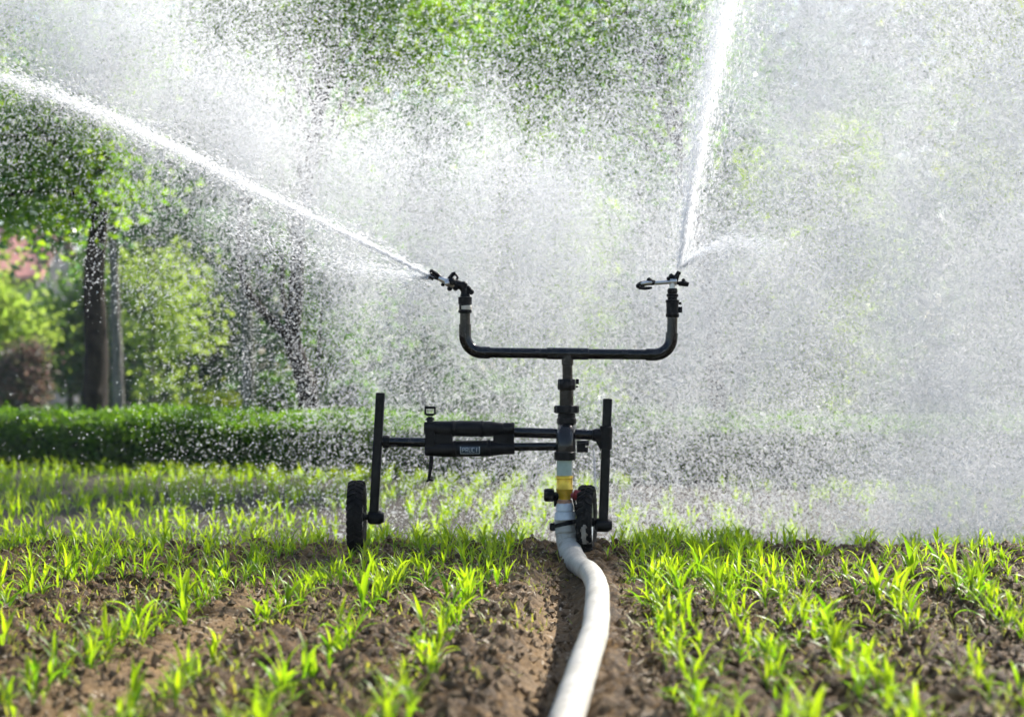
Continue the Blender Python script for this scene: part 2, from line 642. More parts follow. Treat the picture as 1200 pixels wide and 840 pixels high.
def limb_mesh(mb, pts, r0, r1, seg=9, n=6, wob=.1):
    c = catmull(pts, n)
    m = len(c)
    ph = random.random() * 6
    mb.tube(c, [r0 + (r1 - r0) * (i / (m - 1)) ** .8 for i in range(m)], seg, True,
            rfun=lambda i, a: 1 + wob * math.sin(3 * a + ph + i * .35) * .6 + wob * math.sin(5 * a + i * .9 + ph) * .5)


def tree(name, label, trunk_pts, r0, r1, blobs, nleaf, lsize, leafmat, barkmat, group=None, limbs=8, clump=.2, extra_limbs=(), cat='tree', seed=None, hollow=.45, per=26, flare=1.35):
    rng = np.random.default_rng(seed if seed is not None else abs(hash(label)) % 9999)
    base = Vector(trunk_pts[0])
    root = thing(name, base, label, cat, group)
    mb = MB()
    c = catmull(trunk_pts, 6)
    m = len(c)
    ph = random.random() * 6
    mb.tube(c, [(r0 + (r1 - r0) * i / (m - 1)) * (1 + (flare - 1) * max(0, 1 - i / 3.)) for i in range(m)], 14, True,
            rfun=lambda i, a: 1 + .07 * math.sin(3 * a + ph + i * .3) + .05 * math.sin(7 * a + i * 1.1))
    top = Vector(trunk_pts[-1])
    P, C = crown_points(blobs, nleaf, rng, clump, per, hollow)
    hi = Vector(trunk_pts[-1])
    lo = c[int(m * .62)]
    for k in rng.choice(len(C), min(limbs, len(C)), replace=False):
        e = Vector(C[k])
        s = lo.lerp(hi, random.random())
        if e.z < s.z - .2 and (e - s).length > 2.5:
            continue
        mid = s.lerp(e, .5) + Vector((0, 0, .12 * (e - s).length))
        limb_mesh(mb, [s, mid, e], r1 * .55, r1 * .12, 7, 5)
    for pts, a, b in extra_limbs:
        limb_mesh(mb, pts, a, b)
    mb.build('trunk', barkmat, root)
    Vv, Ff, tone = leaf_cloud(P, lsize, rng)
    o = np_mesh('crown', Vv - np.array(base)[None], Ff, leafmat, tone)
    o.parent = root
    return root


# main tree left, behind the hedge
def bz(x, y):
    return float(ground_h(np.array([x]), np.array([y]), False)[0])


d = 19.7
b = W(113, 490, d); b.z = bz(b.x, d) - .02
tree('broadleaf_tree', 'dark thick trunked tree with low leafy boughs behind the hedge, sunlit leaves', [b, W(112, 470, d), W(112, 400, d), W(110, 330, d), W(117, 250, d), W(120, 170, d), W(118, 60, d)],   .158, .075,
     [(W(20, 200, d), (1.15, 1.1, .72)), (W(-60, 170, d), (1.3, 1.3, .9)), (W(60, 130, d - .4), (1.1, 1.2, .8)), (W(150, 225, d - .3), (.42, .6, .34)), (W(90, 20, d), (1.6, 1.5, .9)), (W(20, 248, d - .6), (.9, .5, .16))],
     9500, .125, M['leaf_dark'], M['bark'], limbs=16, clump=.2, seed=11, per=30,
     extra_limbs=[([W(110, 322, d), W(104, 318, d), W(100, 316, d)], .05, .045), ([W(118, 230, d), W(60, 222, d - .3), W(-10, 232, d - .4)], .045, .02)])

# leaning forked tree
d = 19.0
b = W(362, 486, d); b.z = bz(b.x, d) - .02
tree('leaning_tree', 'dark leaning tree that forks above the hedge, one limb reaching sideways', [b, W(362, 470, d), W(352, 430, d), W(342, 398, d), W(347, 350, d), W(352, 260, d), W(370, 150, d), W(380, 60, d)], .125, .05,
     [(W(330, 20, d), (1.2, 1.3, .75)), (W(470, 20, d), (1.05, 1.2, .8)), (W(400, -120, d), (1.8, 1.7, 1.0)), (W(530, 80, d - .3), (.45, .5, .35)), (W(260, -60, d), (.9, 1.2, .7))],
     10500, .12, M['leaf_bright'], M['bark'], limbs=14, clump=.22, seed=21, per=28,
     extra_limbs=[([W(340, 396, d), W(316, 372, d), W(296, 350, d), W(283, 320, d), W(280, 250, d)], .062, .03), ([W(342, 398, d), W(332, 350, d + .1), W(330, 300, d + .1)], .04, .025)])

# tree right of centre, in the spray
d = 17.4
b = W(840, 512, d); b.z = bz(b.x, d) - .02
tree('shade_tree', 'tree seen dimly through the spray with dense dark crown above the sprinkler', [b, W(840, 490, d), W(838, 430, d), W(830, 340, d), W(800, 200, d), W(775, 90, d), W(765, -20, d)], .10, .05,
     [(W(650, 110, d), (.75, .9, .6)), (W(750, 90, d), (.75, .9, .75)), (W(700, 0, d), (1.15, 1.1, .7)), (W(820, 20, d - .3), (.6, .8, .5)), (W(600, 60, d + .3), (.5, .7, .5)), (W(760, 200, d), (.45, .6, .3))],
     9000, .10, M['leaf_dark'], M['bark'], limbs=18, clump=.17, seed=31, per=24)

# right tree, pale through the mist
d = 22.5
b = W(1215, 500, d); b.z = bz(b.x, d) - .02
tree('pale_tree', 'yellow green tree at the edge of the field, veiled by white spray', [b, W(1215, 460, d), W(1218, 360, d), W(1210, 240, d), W(1200, 100, d)], .12, .06,
     [(W(1180, 60, d), (1.0, 1.2, .9)), (W(1160, 190, d), (.7, .9, .5)), (W(1240, 0, d), (1.5, 1.3, 1.1)), (W(1120, -60, d), (1.0, 1.0, .9))],
     6500, .14, M['leaf_yellow'], M['greybark'], limbs=12, clump=.25, seed=41)

# further trunks and crowns, left half
def simple_tree(name, label, px, d, wpx, top_py, blobs_px, n, ls, lm, bm, seed, bend=0., group=None, clump=.3):
    b = W(px, 480, d); b.z = bz(b.x, d) - .02
    r = wpx * d / FPX / 2
    pts = [b] + [W(px + bend * (460 - y) / 200, y, d) for y in np.linspace(455, top_py, 5)]
    blobs = [(W(x, y, d + dd), (rx * d / FPX, ry * d / FPX * 1.0, rz * d / FPX)) for x, y, dd, rx, ry, rz in blobs_px]
    return tree(name, label, pts, r, r * .5, blobs, n, ls, lm, bm, group, 9, clump, seed=seed)


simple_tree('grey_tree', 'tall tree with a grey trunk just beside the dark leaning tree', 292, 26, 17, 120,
            [(300, 120, 0, 90, 90, 60), (240, 190, 0, 60, 70, 45), (330, 200, .5, 55, 60, 40), (270, 40, 0, 110, 100, 60)], 5000, .17, M['leaf_hazed'], M['greybark'], 51, -6)
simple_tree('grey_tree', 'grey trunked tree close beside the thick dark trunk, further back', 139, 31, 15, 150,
            [(120, 200, 0, 75, 80, 60), (80, 275, 1, 42, 60, 34), (190, 140, 0, 90, 90, 70), (60, 120, 0, 80, 80, 60)], 5200, .2, M['leaf_hazed'], M['greybark'], 52, -8)
simple_tree('young_tree', 'slim young tree with a light yellow green crown, sunlit', 178, 36, 8, 290,
            [(190, 330, 0, 44, 44, 40), (175, 400, 0, 40, 40, 34), (215, 370, 0, 30, 40, 40), (180, 440, 0, 24, 30, 20)], 2300, .15, M['leaf_sapling'], M['greybark'], 53, 2)
simple_tree('bushy_tree', 'bright yellow green bushy tree below the pink roof', 2, 35, 10, 350,
            [(-4, 385, 0, 36, 46, 44), (32, 395, 0, 22, 30, 28), (-50, 340, 0, 46, 50, 60)], 3800, .18, M['leaf_sapling'], M['greybark'], 54, 0)
simple_tree('bushy_tree', 'deep green bushy tree between the pink shrub and the thick trunk', 82, 41, 8, 340,
            [(78, 380, 0, 36, 40, 45), (100, 420, 0, 30, 40, 40), (60, 430, 0, 30, 36, 34), (120, 340, 1, 30, 40, 40)], 4600, .2, M['leaf_mid'], M['greybark'], 55, 0)
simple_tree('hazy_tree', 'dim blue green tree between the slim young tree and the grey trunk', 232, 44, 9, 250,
            [(238, 330, 0, 40, 40, 60), (262, 400, 1, 34, 40, 50), (225, 420, 1, 26, 36, 40), (280, 300, 0, 50, 40, 60)], 5000, .22, M['leaf_hazed'], M['greybark'], 56, 0)
simple_tree('sapling', 'thin dark stemmed sapling leaning beside the forked tree', 370, 25, 6, 300,
            [(388, 320, 0, 40, 40, 40), (410, 380, .5, 30, 40, 40), (420, 300, 0, 40, 40, 50)], 2400, .15, M['leaf_mid'], M['bark'], 57, 14)


def shrub(name, label, px, py_top, py_bot, wpx, d, n, ls, lm, seed, group=None, cat='shrub'):
    rng = np.random.default_rng(seed)
    x = (px - 600) * d / FPX
    z0 = bz(x, d)
    ztop = W(0, py_top, d).z
    rx = wpx * d / FPX / 2
    hz = (ztop - z0)
    root = thing(name, (x, d, z0), label, cat, group)
    blobs = []
    for k in range(6):
        blobs.append(((x + rng.uniform(-.45, .45) * rx, d + rng.uniform(-.4, .4) * rx, z0 + hz * rng.uniform(.35, .62)), (rx * rng.uniform(.5, .7), rx * .6, hz * rng.uniform(.3, .42))))
    P, C = crown_points(blobs, n, rng, rx * .14, 20, .3)
    P[:, 2] = np.maximum(P[:, 2], z0 + .03)
    mb = MB()
    for k in range(6):
        c = C[rng.integers(len(C))]
        limb_mesh(mb, [Vector((x + rng.uniform(-.1, .1), d, z0 - .02)), Vector((x * .5 + c[0] * .5, d * .5 + c[1] * .5, z0 + (c[2] - z0) * .6)), Vector(c)], .03, .01, 6, 4)
    mb.build('stem', M['bark'], root)
    Vv, Ff, tone = leaf_cloud(P, ls, rng)
    o = np_mesh('foliage', Vv - np.array(root.location)[None], Ff, lm, tone)
    o.parent = root
    return root


shrub('flowering_shrub', 'rounded dark shrub tipped with pink blossom below the yellow green tree', 14, 388, 470, 82, 31, 3200, .12, M['leaf_pink'], 61)
shrub('low_bush', 'pale green low bush behind the hedge, left of the grey trunk', 245, 452, 486, 90, 27, 2600, .11, M['leaf_yellow'], 62)
shrub('low_bush', 'pale green bush between the grey trunk and the leaning trunk', 330, 425, 486, 60, 25.5, 2600, .11, M['leaf_mid'], 63)
shrub('low_bush', 'soft green bush just beyond the leaning trunk, half lost in the spray', 415, 430, 486, 66, 26, 2600, .12, M['leaf_mid'], 64)
shrub('low_bush', 'hazy bluish green bush beside the slim young tree trunk', 150, 440, 486, 70, 40, 2200, .16, M['leaf_hazed'], 65)
shrub('low_bush', 'hazy green bush seen between the sprinkler bar and the hedge', 560, 430, 486, 120, 28, 3000, .14, M['leaf_hazed'], 66)

# pale stone under the flowering shrub, pinkish shrub far off
x = (30 - 600) * 29 / FPX
mb = MB()
mb.ball((x, 29, bz(x, 29) + .2), .2, 16, 10, scale=(.9, .8, 1.25), jit=.16)
mb.ball((x - .16, 29.1, bz(x, 29) + .1), .15, 14, 9, scale=(1.2, .8, .9), jit=.16)
st = mb.build('garden_stone', M['stone'], None)
tag(st, 'pale cream garden stone at the foot of the pink tipped shrub', 'stone')

# house with pinkish roof far behind
hd = 62
hx = (34 - 600) * hd / FPX
hz0 = bz(hx, hd)
house = thing('house', (hx, hd, hz0), 'distant house with a pinkish red roof seen between tree crowns', 'house')
zt = W(0, 262, hd).z
ze = W(0, 322, hd).z
wl, wr, dp = hx - 7, hx + .55, 6.0
mb = MB()
mb.add([(wl, hd, hz0), (wr - .25, hd, hz0), (wr - .25, hd + dp, hz0), (wl, hd + dp, hz0), (wl, hd, ze), (wr - .25, hd, ze), (wr - .25, hd + dp, ze), (wl, hd + dp, ze), (wr - .25, hd + dp / 2, zt - .1), (wl, hd + dp / 2, zt - .1)],
       [(0, 1, 5, 4), (1, 2, 6, 8, 5), (2, 3, 7, 6), (3, 0, 4, 9, 7), (4, 5, 8, 9), (6, 7, 9, 8)])
mb.build('wall', M['wallwhite'], house, smooth=False)
mb = MB()
for s1, (y0, y1) in enumerate(((hd - .5, hd + dp / 2), (hd + dp + .5, hd + dp / 2))):
    z0r = ze - .25
    mb.add([(wl - .4, y0, z0r), (wr, y0, z0r), (wr, y1, zt), (wl - .4, y1, zt), (wl - .4, y0, z0r + .18), (wr, y0, z0r + .18), (wr, y1, zt + .18), (wl - .4, y1, zt + .18)],
           [(0, 1, 2, 3), (4, 5, 6, 7), (0, 1, 5, 4), (1, 2, 6, 5), (2, 3, 7, 6), (3, 0, 4, 7)])
mb.build('roof', M['roof'], house, smooth=False)
for k in range(2):
    mb = MB()
    cx = hx - .6 - k * 3
    mb.box((cx, hd - .03, ze - 1.3), (1.1, .08, 1.2))
    w = mb.build('window', M['wallwhite'], house)
    mb = MB()
    mb.box((cx, hd - .08, ze - 1.3), (.9, .03, 1.0))
    mb.build('pane', M['glassdark'], w)

# background wood: individual trees
rng = np.random.default_rng(77)
MASTER = {}
bgt = []
for row, (dd, step, hh) in enumerate(((33, 3.6, 6.6), (43, 4.2, 8.2), (54, 5.0, 10.5))):
    half = dd * .33 + 2
    for xx in np.arange(-half, half, step):
        bgt.append((xx + rng.uniform(-.7, .7), dd + rng.uniform(-2.5, 2.5), hh * rng.uniform(.85, 1.15), row))
kinds = [('leaf_hazed', 71), ('leaf_mid', 72), ('leaf_hazed', 73), ('leaf_bright', 74)]
for lm, sdv in kinds:
    rg = np.random.default_rng(sdv)
    blobs = [((rg.uniform(-.9, .9), rg.uniform(-.9, .9), z), (1.5 * (1 - abs(z - 4.5) / 9), 1.5 * (1 - abs(z - 4.5) / 9), 1.0)) for z in np.linspace(1.0, 7.8, 9)]
    P, C = crown_points(blobs, 7000, rg, .3, 26, .4)
    P[:, 2] = np.maximum(P[:, 2], .25)
    Vv, Ff, tone = leaf_cloud(P, .24, rg)
    cr = np_mesh('crown', Vv, Ff, M[lm], tone)
    mb = MB()
    limb_mesh(mb, [(0, 0, -.1), (.06, .02, 1.5), (-.05, 0, 3.5), (.05, .03, 7.2)], .13, .04)
    for k in rg.choice(len(C), 12, replace=False):
        z = max(.9, C[k][2] - .6)
        limb_mesh(mb, [Vector((0, 0, z)), Vector(C[k]) * .5 + Vector((0, 0, z * .5)), Vector(C[k])], .045, .012, 6, 4)
    tk = mb.build('trunk', M['greybark'])
    MASTER[lm, sdv] = (tk, cr)
used = set()
n_bg = 0
for i, (xx, yy, h, row) in enumerate(bgt):
    px = 600 + xx * FPX / yy
    if px < 110 and row < 2:      # keep the gap towards the house and shrubs
        continue
    if 100 < px < 300 and row == 0:
        continue
    if px < 75:
        continue
    key = kinds[int(rng.integers(len(kinds)))]
    left = px < 400
    if left:
        key = kinds[1] if rng.random() < .35 else kinds[0]
    root = thing('woodland_tree', (xx, yy, bz(xx, yy)), 'x', 'tree', 'trees of the wood behind the spray')
    s = h / 8.6
    root.scale = (s * rng.uniform(.9, 1.2), s * rng.uniform(.9, 1.2), s)
    root.rotation_euler = (0, 0, rng.uniform(0, 6.28))
    for src in MASTER[key]:
        if key + (src.name,) in used:
            c = src.copy(); COL.objects.link(c)
        else:
            c = src; used.add(key + (src.name,))
        c.parent = root
    if left:
        root['label'] = 'tall hazy tree far behind the slim young tree and grey trunks'
        root['group'] = 'hazy trees behind the grey trunks'
    elif px < 850:
        root['label'] = 'woodland tree behind the sprinkler bar, blurred into green by the spray'
        root['group'] = 'trees of the wood behind the sprinkler'
    else:
        root['label'] = 'woodland tree almost hidden by the white spray beside the upright jet'
        root['group'] = 'trees of the wood behind the upright jet'
    n_bg += 1
for key, objs in MASTER.items():
    for o in objs:
        if o.parent is None:
            bpy.data.objects.remove(o)

# far wood closing the view
P = []
rg = np.random.default_rng(5)
n = 52000
xs = rg.uniform(-34, 34, n)
top = 19 + 5 * fbm(xs * .12 + 30, xs * 0 + 2, 3)
zs = rg.uniform(0, 1, n) ** np.where(rg.random(n) < .4, 1.8, .9) * top
ys = 78 + 5 * (fbm(xs * .3, zs * .3 + 7, 3) - .5) * 2 + rg.uniform(0, 4, n)
gap = (xs > -24.5) & (xs < -19.5) & (zs > 3.0) & (ys < 300)
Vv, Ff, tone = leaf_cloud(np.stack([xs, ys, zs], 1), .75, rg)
fw = np_mesh('far_wood', Vv, Ff, M['leaf_hazed'], tone)
tag(fw, 'far hazy wood closing the view behind all the trees', 'woodland', kind='stuff')

# ------------------------------------------------------------------ hedge
rg = np.random.default_rng(15)
root = thing('hedge', (0, HB(0), bz(0, HB(0))), 'long low clipped green hedge along the far edge of the field', 'hedge')
HW, HH = 1.05, .56
hx_ = np.linspace(-8.5, 8.5, 120)
prof = [(0.05, 0), (0.0, .25), (.04, .42), (.16, .5), (.5, .52), (.85, .5), (.97, .4), (1, .2), (.95, 0)]
V, F = [], []
for x in hx_:
    for a, bq in prof:
        w = .05 * (vnoise(np.array([x * 2.3]), np.array([a * 3 + bq * 7]))[0] - .5)
        V.append((x, HB(x) + .1 + a * (HW - .2), bz(x, HB(x) + .5) - .03 + bq + w))
k = len(prof)
F = [(i * k + j, (i + 1) * k + j, (i + 1) * k + j + 1, i * k + j + 1) for i in range(119) for j in range(k - 1)]
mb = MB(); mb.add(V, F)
mb.build('dark_core', M['hedgecore'], root)  # plain dark core body added to fill the hedge behind its leaves
n = 60000
xs = rg.uniform(-8.5, 8.5, n)
q = rg.uniform(0, 1, n)
lump = fbm(xs * 1.3, q * 2 + 3, 3)
aa = np.where(q < .5, .03 + .05 * rg.normal(size=n), (q - .5) * 2 * HW)
zz = np.where(q < .5, q * 2 * HH * .92, HH - .22 * np.clip((np.abs(aa - HW / 2) / (HW / 2)), 0, 1) ** 5 + .035 * rg.normal(size=n))
aa = aa - .12 * (lump - .5) * 2 * (q < .5) + np.where(q < .5, .12 * np.clip(zz / HH - .75, 0, 1) * 1.2, 0)
zz = zz + .16 * (lump - .5)
P = np.stack([xs, HB(xs) + aa, -.2 + np.maximum(zz, .01)], 1)
Vv, Ff, tone = leaf_cloud(P, .055, rg, .6, .25)
o = np_mesh('foliage', Vv - np.array(root.location)[None], Ff, M['hedge'], tone)
o.parent = root

# ------------------------------------------------------------------ young corn
def corn_template(rng, big=1.0, nl=None, seg=7):
    """young corn plant about 0.18 m tall: a short stem and arching folded blades"""
    V, F = [], []
    tn = []
    nl = nl or int(rng.integers(4, 7))
    az0 = rng.uniform(0, 6.28)
    for k in range(nl):
        t = k / max(1, nl - 1)
        az = az0 + math.pi * k + rng.normal() * .45
        h0 = .012 + .05 * t
        ln = rng.uniform(.10, .16) * (0.75 + .45 * math.sin(math.pi * min(1, t * .8 + .2)))
        lean = rng.uniform(.2, .7) * (1.2 - t * .9)
        droop = rng.uniform(.6, 2.5) * (1.1 - .65 * t)
        wmax = rng.uniform(.0048, .0092)
        dirv = np.array([math.cos(az), math.sin(az), 0])
        side = np.array([-math.sin(az), math.cos(az), 0])
        tw = rng.normal() * .5
        p = np.array([0, 0, h0])
        ang = lean
        b0 = len(V)
        tone = np.clip(.25 + .6 * t + rng.normal() * .15, 0, 1)
        for s in range(seg + 1):
            u = s / seg
            d = dirv * math.sin(ang) + np.array([0, 0, 1]) * math.cos(ang)
            up = dirv * -math.cos(ang) + np.array([0, 0, 1]) * math.sin(ang)
            sd_ = side * math.cos(tw * u) + up * math.sin(tw * u)
            w = wmax * (.35 + .65 * min(1, u * 4)) * (1 - max(0, (u - .35) / .65) ** 1.7)
            w = max(w, .0004)
            V += [p - sd_ * w + up * w * .45, p.copy(), p + sd_ * w + up * w * .45]
            tn += [tone] * 3
            p = p + d * ln / seg
            ang += droop / seg * (.4 + 1.4 * u)
        for s in range(seg):
            a = b0 + s * 3
            F += [(a, a + 1, a + 4, a + 3), (a + 1, a + 2, a + 5, a + 4)]
    b0 = len(V)
    for z, r in ((-.02, .0045), (.03, .0042), (.07, .0028)):
        for k in range(6):
            V.append(np.array([math.cos(k * math.pi / 3) * r, math.sin(k * math.pi / 3) * r, z])); tn.append(.75)
    for i in range(2):
        for k in range(6):
            F.append((b0 + i * 6 + k, b0 + i * 6 + (k + 1) % 6, b0 + i * 6 + 6 + (k + 1) % 6, b0 + i * 6 + 6 + k))
    V = np.array(V)
    V[:, 2] *= big
    return V, np.array(F), np.array(tn)


rg = np.random.default_rng(101)
TPL = [corn_template(rg) for _ in range(24)]
TPL_LO = [corn_template(rg, nl=4, seg=4) for _ in range(10)]
plants = []
dens = {-.25: .3, -1.64: .45, -2.24: .6, .9: .8}
for ri, x0 in enumerate(ROWS):
    y = 3.2
    while y < 8.15:
        step = rg.uniform(.030, .105) / dens.get(x0, 1) * (1 if y < 6.2 else .45) * (1.7 if ROWS[ri] > .7 and y > 5.8 else (.55 if 0 < ROWS[ri] < .7 and y > 4.7 else (.65 if y > 4.6 else .75)))
        y += step
        clump = vnoise(np.array([y * 1.7 + ri * 31.7]), np.array([ri * 7.3]))[0]
        if clump < .26 and y < 6.6:
            continue
        jit = .032 if y < 6.0 else .07
        x = x0 + ROW_SLOPE * y + rg.normal() * jit
        if abs(x - (ROW_SLOPE * y)) < .085 and y < 7.0:
            continue
        if (6.5 < y < 7.55 and abs(x + .648 + (7.4 - y) * -.088) < .075 and rg.random() < .75) or (7.1 < y < 7.55 and abs(x - .316) < .07):
            continue
        sc = rg.uniform(.75, 1.25) * (1.0 + .35 * (clump - .5)) * (.78 if y > 5.5 else .62)
        if rg.random() < .3:
            sc *= .6
        sc *= 1 - .32 * float(sstep(5.6, 6.6, np.array(y)))
        plants.append((x, y, sc, rg.uniform(0, 6.28), int(rg.integers(24)), ri))
# the taller plants standing at the edge of the bed on the right
tall = []
for px, py, hpx in ((1070, 690, 52), (1100, 690, 45), (1150, 688, 42), (945, 672, 36), (1010, 665, 30)):
    dd = 6.35
    x = (px - 600) * dd / FPX
    tall.append((x, dd, hpx * dd / FPX / .145, rg.uniform(0, 6.28), int(rg.integers(24)), 99))
plants += tall


def vis_size(p):
    x, y, sc = p[0], p[1], p[2]
    px = 600 + x * FPX / y
    return sc / y * (1 if -30 < px < 1230 and y > 3.75 else .02)


plants.sort(key=vis_size, reverse=True)
front, rest = plants[:296], plants[296:]
MESHES = []
for i, (V, F, tn) in enumerate(TPL):
    o = np_mesh('corn_seedling', V, F, M['corn'], tn, smooth=True)
    MESHES.append(o.data)
    bpy.data.objects.remove(o)
ORD = ['first', 'second', 'third', 'fourth', 'fifth', 'sixth', 'seventh', 'eighth', 'ninth', 'tenth']
lefts = sorted([r for r in ROWS if r < 0], reverse=True)
rights = sorted([r for r in ROWS if r > 0])


def row_name(ri):
    if ROWS[ri] < 0:
        return ORD[min(9, lefts.index(ROWS[ri]))] + ' row left of the hose'
    return ORD[min(9, rights.index(ROWS[ri]))] + ' row right of the hose'


cells = {}
for p in front:
    if p[5] == 99:
        continue
    z = 'near' if p[1] < 4.9 else ('middle' if p[1] < 6.3 else 'crest')
    cells.setdefault((p[5], z), []).append(p)
ZN = {'near': 'at the near end', 'middle': 'halfway along', 'crest': 'at the sprinkler end'}
for (ri, z), ps in cells.items():
    ps.sort(key=lambda q: -q[2])
    for j, (x, y, sc, rot, ti, _) in enumerate(ps):
        o = bpy.data.objects.new('corn_seedling', MESHES[ti])
        COL.objects.link(o)
        o.location = (x, y, gz(x, y) - .006)
        o.scale = (sc * rg.uniform(.85, 1.25), sc * rg.uniform(.85, 1.25), sc * rg.uniform(.8, 1.15))
        o.rotation_euler = (rg.normal() * .16, rg.normal() * .16, rot)
        who = 'tallest corn seedling' if j == 0 and len(ps) > 1 else ('smallest corn seedling' if j == len(ps) - 1 and len(ps) > 2 else ('lone corn seedling' if len(ps) == 1 else 'bright green corn seedling'))
        tag(o, f'{who} {ZN[z]} of the {row_name(ri)}', 'seedling', f'corn seedlings in the {row_name(ri)}')
tn_ = ['tall dark green corn seedling arching up against the white mist, tallest on the bed edge',
       'tall corn seedling against the mist, just beside the tallest one', 'corn seedling on the bed edge nearest the corner of the mist', 'corn seedling standing up on the bed edge where the mist begins',
       'short corn seedling on the bed edge midway along the mist']
for j, (x, y, sc, rot, ti, _) in enumerate([p for p in front if p[5] == 99]):
    o = bpy.data.objects.new('corn_seedling', MESHES[ti])
    COL.objects.link(o)
    o.location = (x, y, gz(x, y) - .006)
    o.scale = (sc, sc, sc)
    o.rotation_euler = (0, 0, rot)
    tag(o, tn_[j % 5], 'seedling', 'tall corn seedlings on the bed edge')


def merge(lst, tpl, mat, name):
    Vs, Fs, Ts, b = [], [], [], 0
    for x, y, sc, rot, ti, _ in lst:
        V, F, tn = tpl[ti % len(tpl)]
        c, s = math.cos(rot), math.sin(rot)
        v = V * sc
        v = np.stack([v[:, 0] * c - v[:, 1] * s + x, v[:, 0] * s + v[:, 1] * c + y, v[:, 2]], 1)
        Vs.append(v); Fs.append(F + b); Ts.append(np.clip(tn + random.uniform(-.15, .2), 0, 1)); b += len(V)
    V = np.concatenate(Vs)
    X = np.array([p[0] for p in lst]); Y = np.array([p[1] for p in lst])
    Z = np.repeat(ground_h(X, Y) - .006, [len(v) for v in Vs])
    V[:, 2] += Z
    return np_mesh(name, V, np.concatenate(Fs), mat, np.concatenate(Ts), smooth=True)


o = merge(rest, TPL, M['corn'], 'small_corn_seedlings')
tag(o, 'mass of further and smaller corn seedlings between the near ones', 'seedlings', kind='stuff')
# lower field beyond the bed
far = []
for x0 in np.arange(-7, 7, .30):
    y = 8.7
    while y < 18.2:
        y += rg.uniform(.05, .12)
        x = x0 + ROW_SLOPE * y + rg.normal() * .045
        if y > HB(x) - .45 or abs(x) > y * .32 + .6:
            continue
        px = 600 + x * FPX / y
        band = fbm(np.array([x * .9 + 5]), np.array([y * .55 + 2]), 3)[0]
        th = .31 if px < 680 else .42
        if 660 < px and 9.6 < y < 13.5:
            th = .50
        if band < th - .06 * (y > 13) and rg.random() < .85:
            continue
        far.append((x, y, rg.uniform(.55, 1.0), rg.uniform(0, 6.28), int(rg.integers(10)), 0))
o = merge(far, TPL_LO, M['corn'], 'lower_field_corn')
tag(o, 'rows of young corn in the lower field between the bed and the hedge', 'seedlings', kind='stuff')

# weeds, straw and crumbs on the bed
def scatter(n, seed, xr=2.6):
    r = np.random.default_rng(seed)
    y = 3.3 + 4.7 * r.uniform(0, 1, n) ** 1.0
    x = r.uniform(-1, 1, n) * (y * .31 + .15)
    return r, x, y


def strips(name, n, seed, mat, lmin, lmax, w, rise, avoid_path=True, curl=1.2):
    r, x, y = scatter(n, seed)
    keep = np.abs(x - ROW_SLOPE * y) > .075
    if avoid_path:
        keep &= path_mask(x, y) < r.uniform(.25, .9, n)
    keep &= fbm(x * 2.2 + seed, y * 2.2, 2) > .4
    x, y = x[keep], y[keep]
    n = len(x)
    az = r.uniform(0, 6.28, n)
    ln = r.uniform(lmin, lmax, n)
    ang = r.uniform(rise[0], rise[1], n)
    cv = r.normal(size=n) * curl
    ww = w * r.uniform(.6, 1.4, n)
    p = np.stack([x, y, ground_h(x, y) + .002], 1)
    V = []
    for s in range(5):
        u = s / 4
        wd_ = ww * (1 - .85 * u ** 2)
        sd_ = np.stack([-np.sin(az), np.cos(az), 0 * az], 1) * wd_[:, None]
        V += [p - sd_, p + sd_]
        dv = np.stack([np.cos(az) * np.cos(ang), np.sin(az) * np.cos(ang), np.sin(ang)], 1)
        p = p + dv * ln[:, None] / 4
        ang = ang - np.abs(cv) * .25
        az = az + cv * .12
    V = np.stack(V, 1).reshape(-1, 3)
    i = np.arange(n)[:, None] * 10
    F = np.concatenate([i + np.array([[2 * s, 2 * s + 1, 2 * s + 3, 2 * s + 2]]) for s in range(4)])
    return np_mesh(name, V, F, mat, np.repeat(r.uniform(0, 1, n), 10), smooth=True)


o = strips('weeds', 13000, 3, M['weed'], .015, .055, .0022, (.4, 1.4))
tag(o, 'tiny yellow green weed sprouts over the brown soil', 'weeds', kind='stuff')
o = strips('straw_litter', 8000, 4, M['straw'], .012, .05, .0026, (-.05, .5), False, .8)
tag(o, 'pale bits of straw and dry leaf on the soil', 'litter', kind='stuff')
r, x, y = scatter(16000, 9)
keep = (np.abs(x - ROW_SLOPE * y) > .07)
x, y = x[keep], y[keep]
n = len(x)
sz = .003 + .013 * r.uniform(0, 1, n) ** 3 + .005 * (r.uniform(0, 1, n) > .9)
OCT = np.array([(1, 0, 0), (-1, 0, 0), (0, 1, 0), (0, -1, 0), (0, 0, 1), (0, 0, -1)], float)
OF = np.array([(0, 2, 4), (2, 1, 4), (1, 3, 4), (3, 0, 4), (2, 0, 5), (1, 2, 5), (3, 1, 5), (0, 3, 5)])
V = OCT[None] * sz[:, None, None] * r.uniform(.6, 1.4, (n, 6, 1)) + r.normal(size=(n, 6, 3)) * sz[:, None, None] * .2
V += np.stack([x, y, ground_h(x, y) + sz * .4], 1)[:, None]
F = (np.arange(n)[:, None, None] * 6 + OF[None]).reshape(-1, 3)
o = np_mesh('soil_crumbs', V.reshape(-1, 3), F, M['crumb'])
tag(o, 'loose crumbs of soil and grit over the bed', 'soil', kind='stuff')

# ------------------------------------------------------------------ the sprinkler cart
CART = thing('sprinkler_cart', (W(560, 650).x, 7.4, gz(-.15, 7.4)), 'black pipe sprinkler cart on two small wheels with twin spray heads', 'sprinkler')


def pw(px, py, dd=0.):
    return W(px, py, 7.4 + dd)


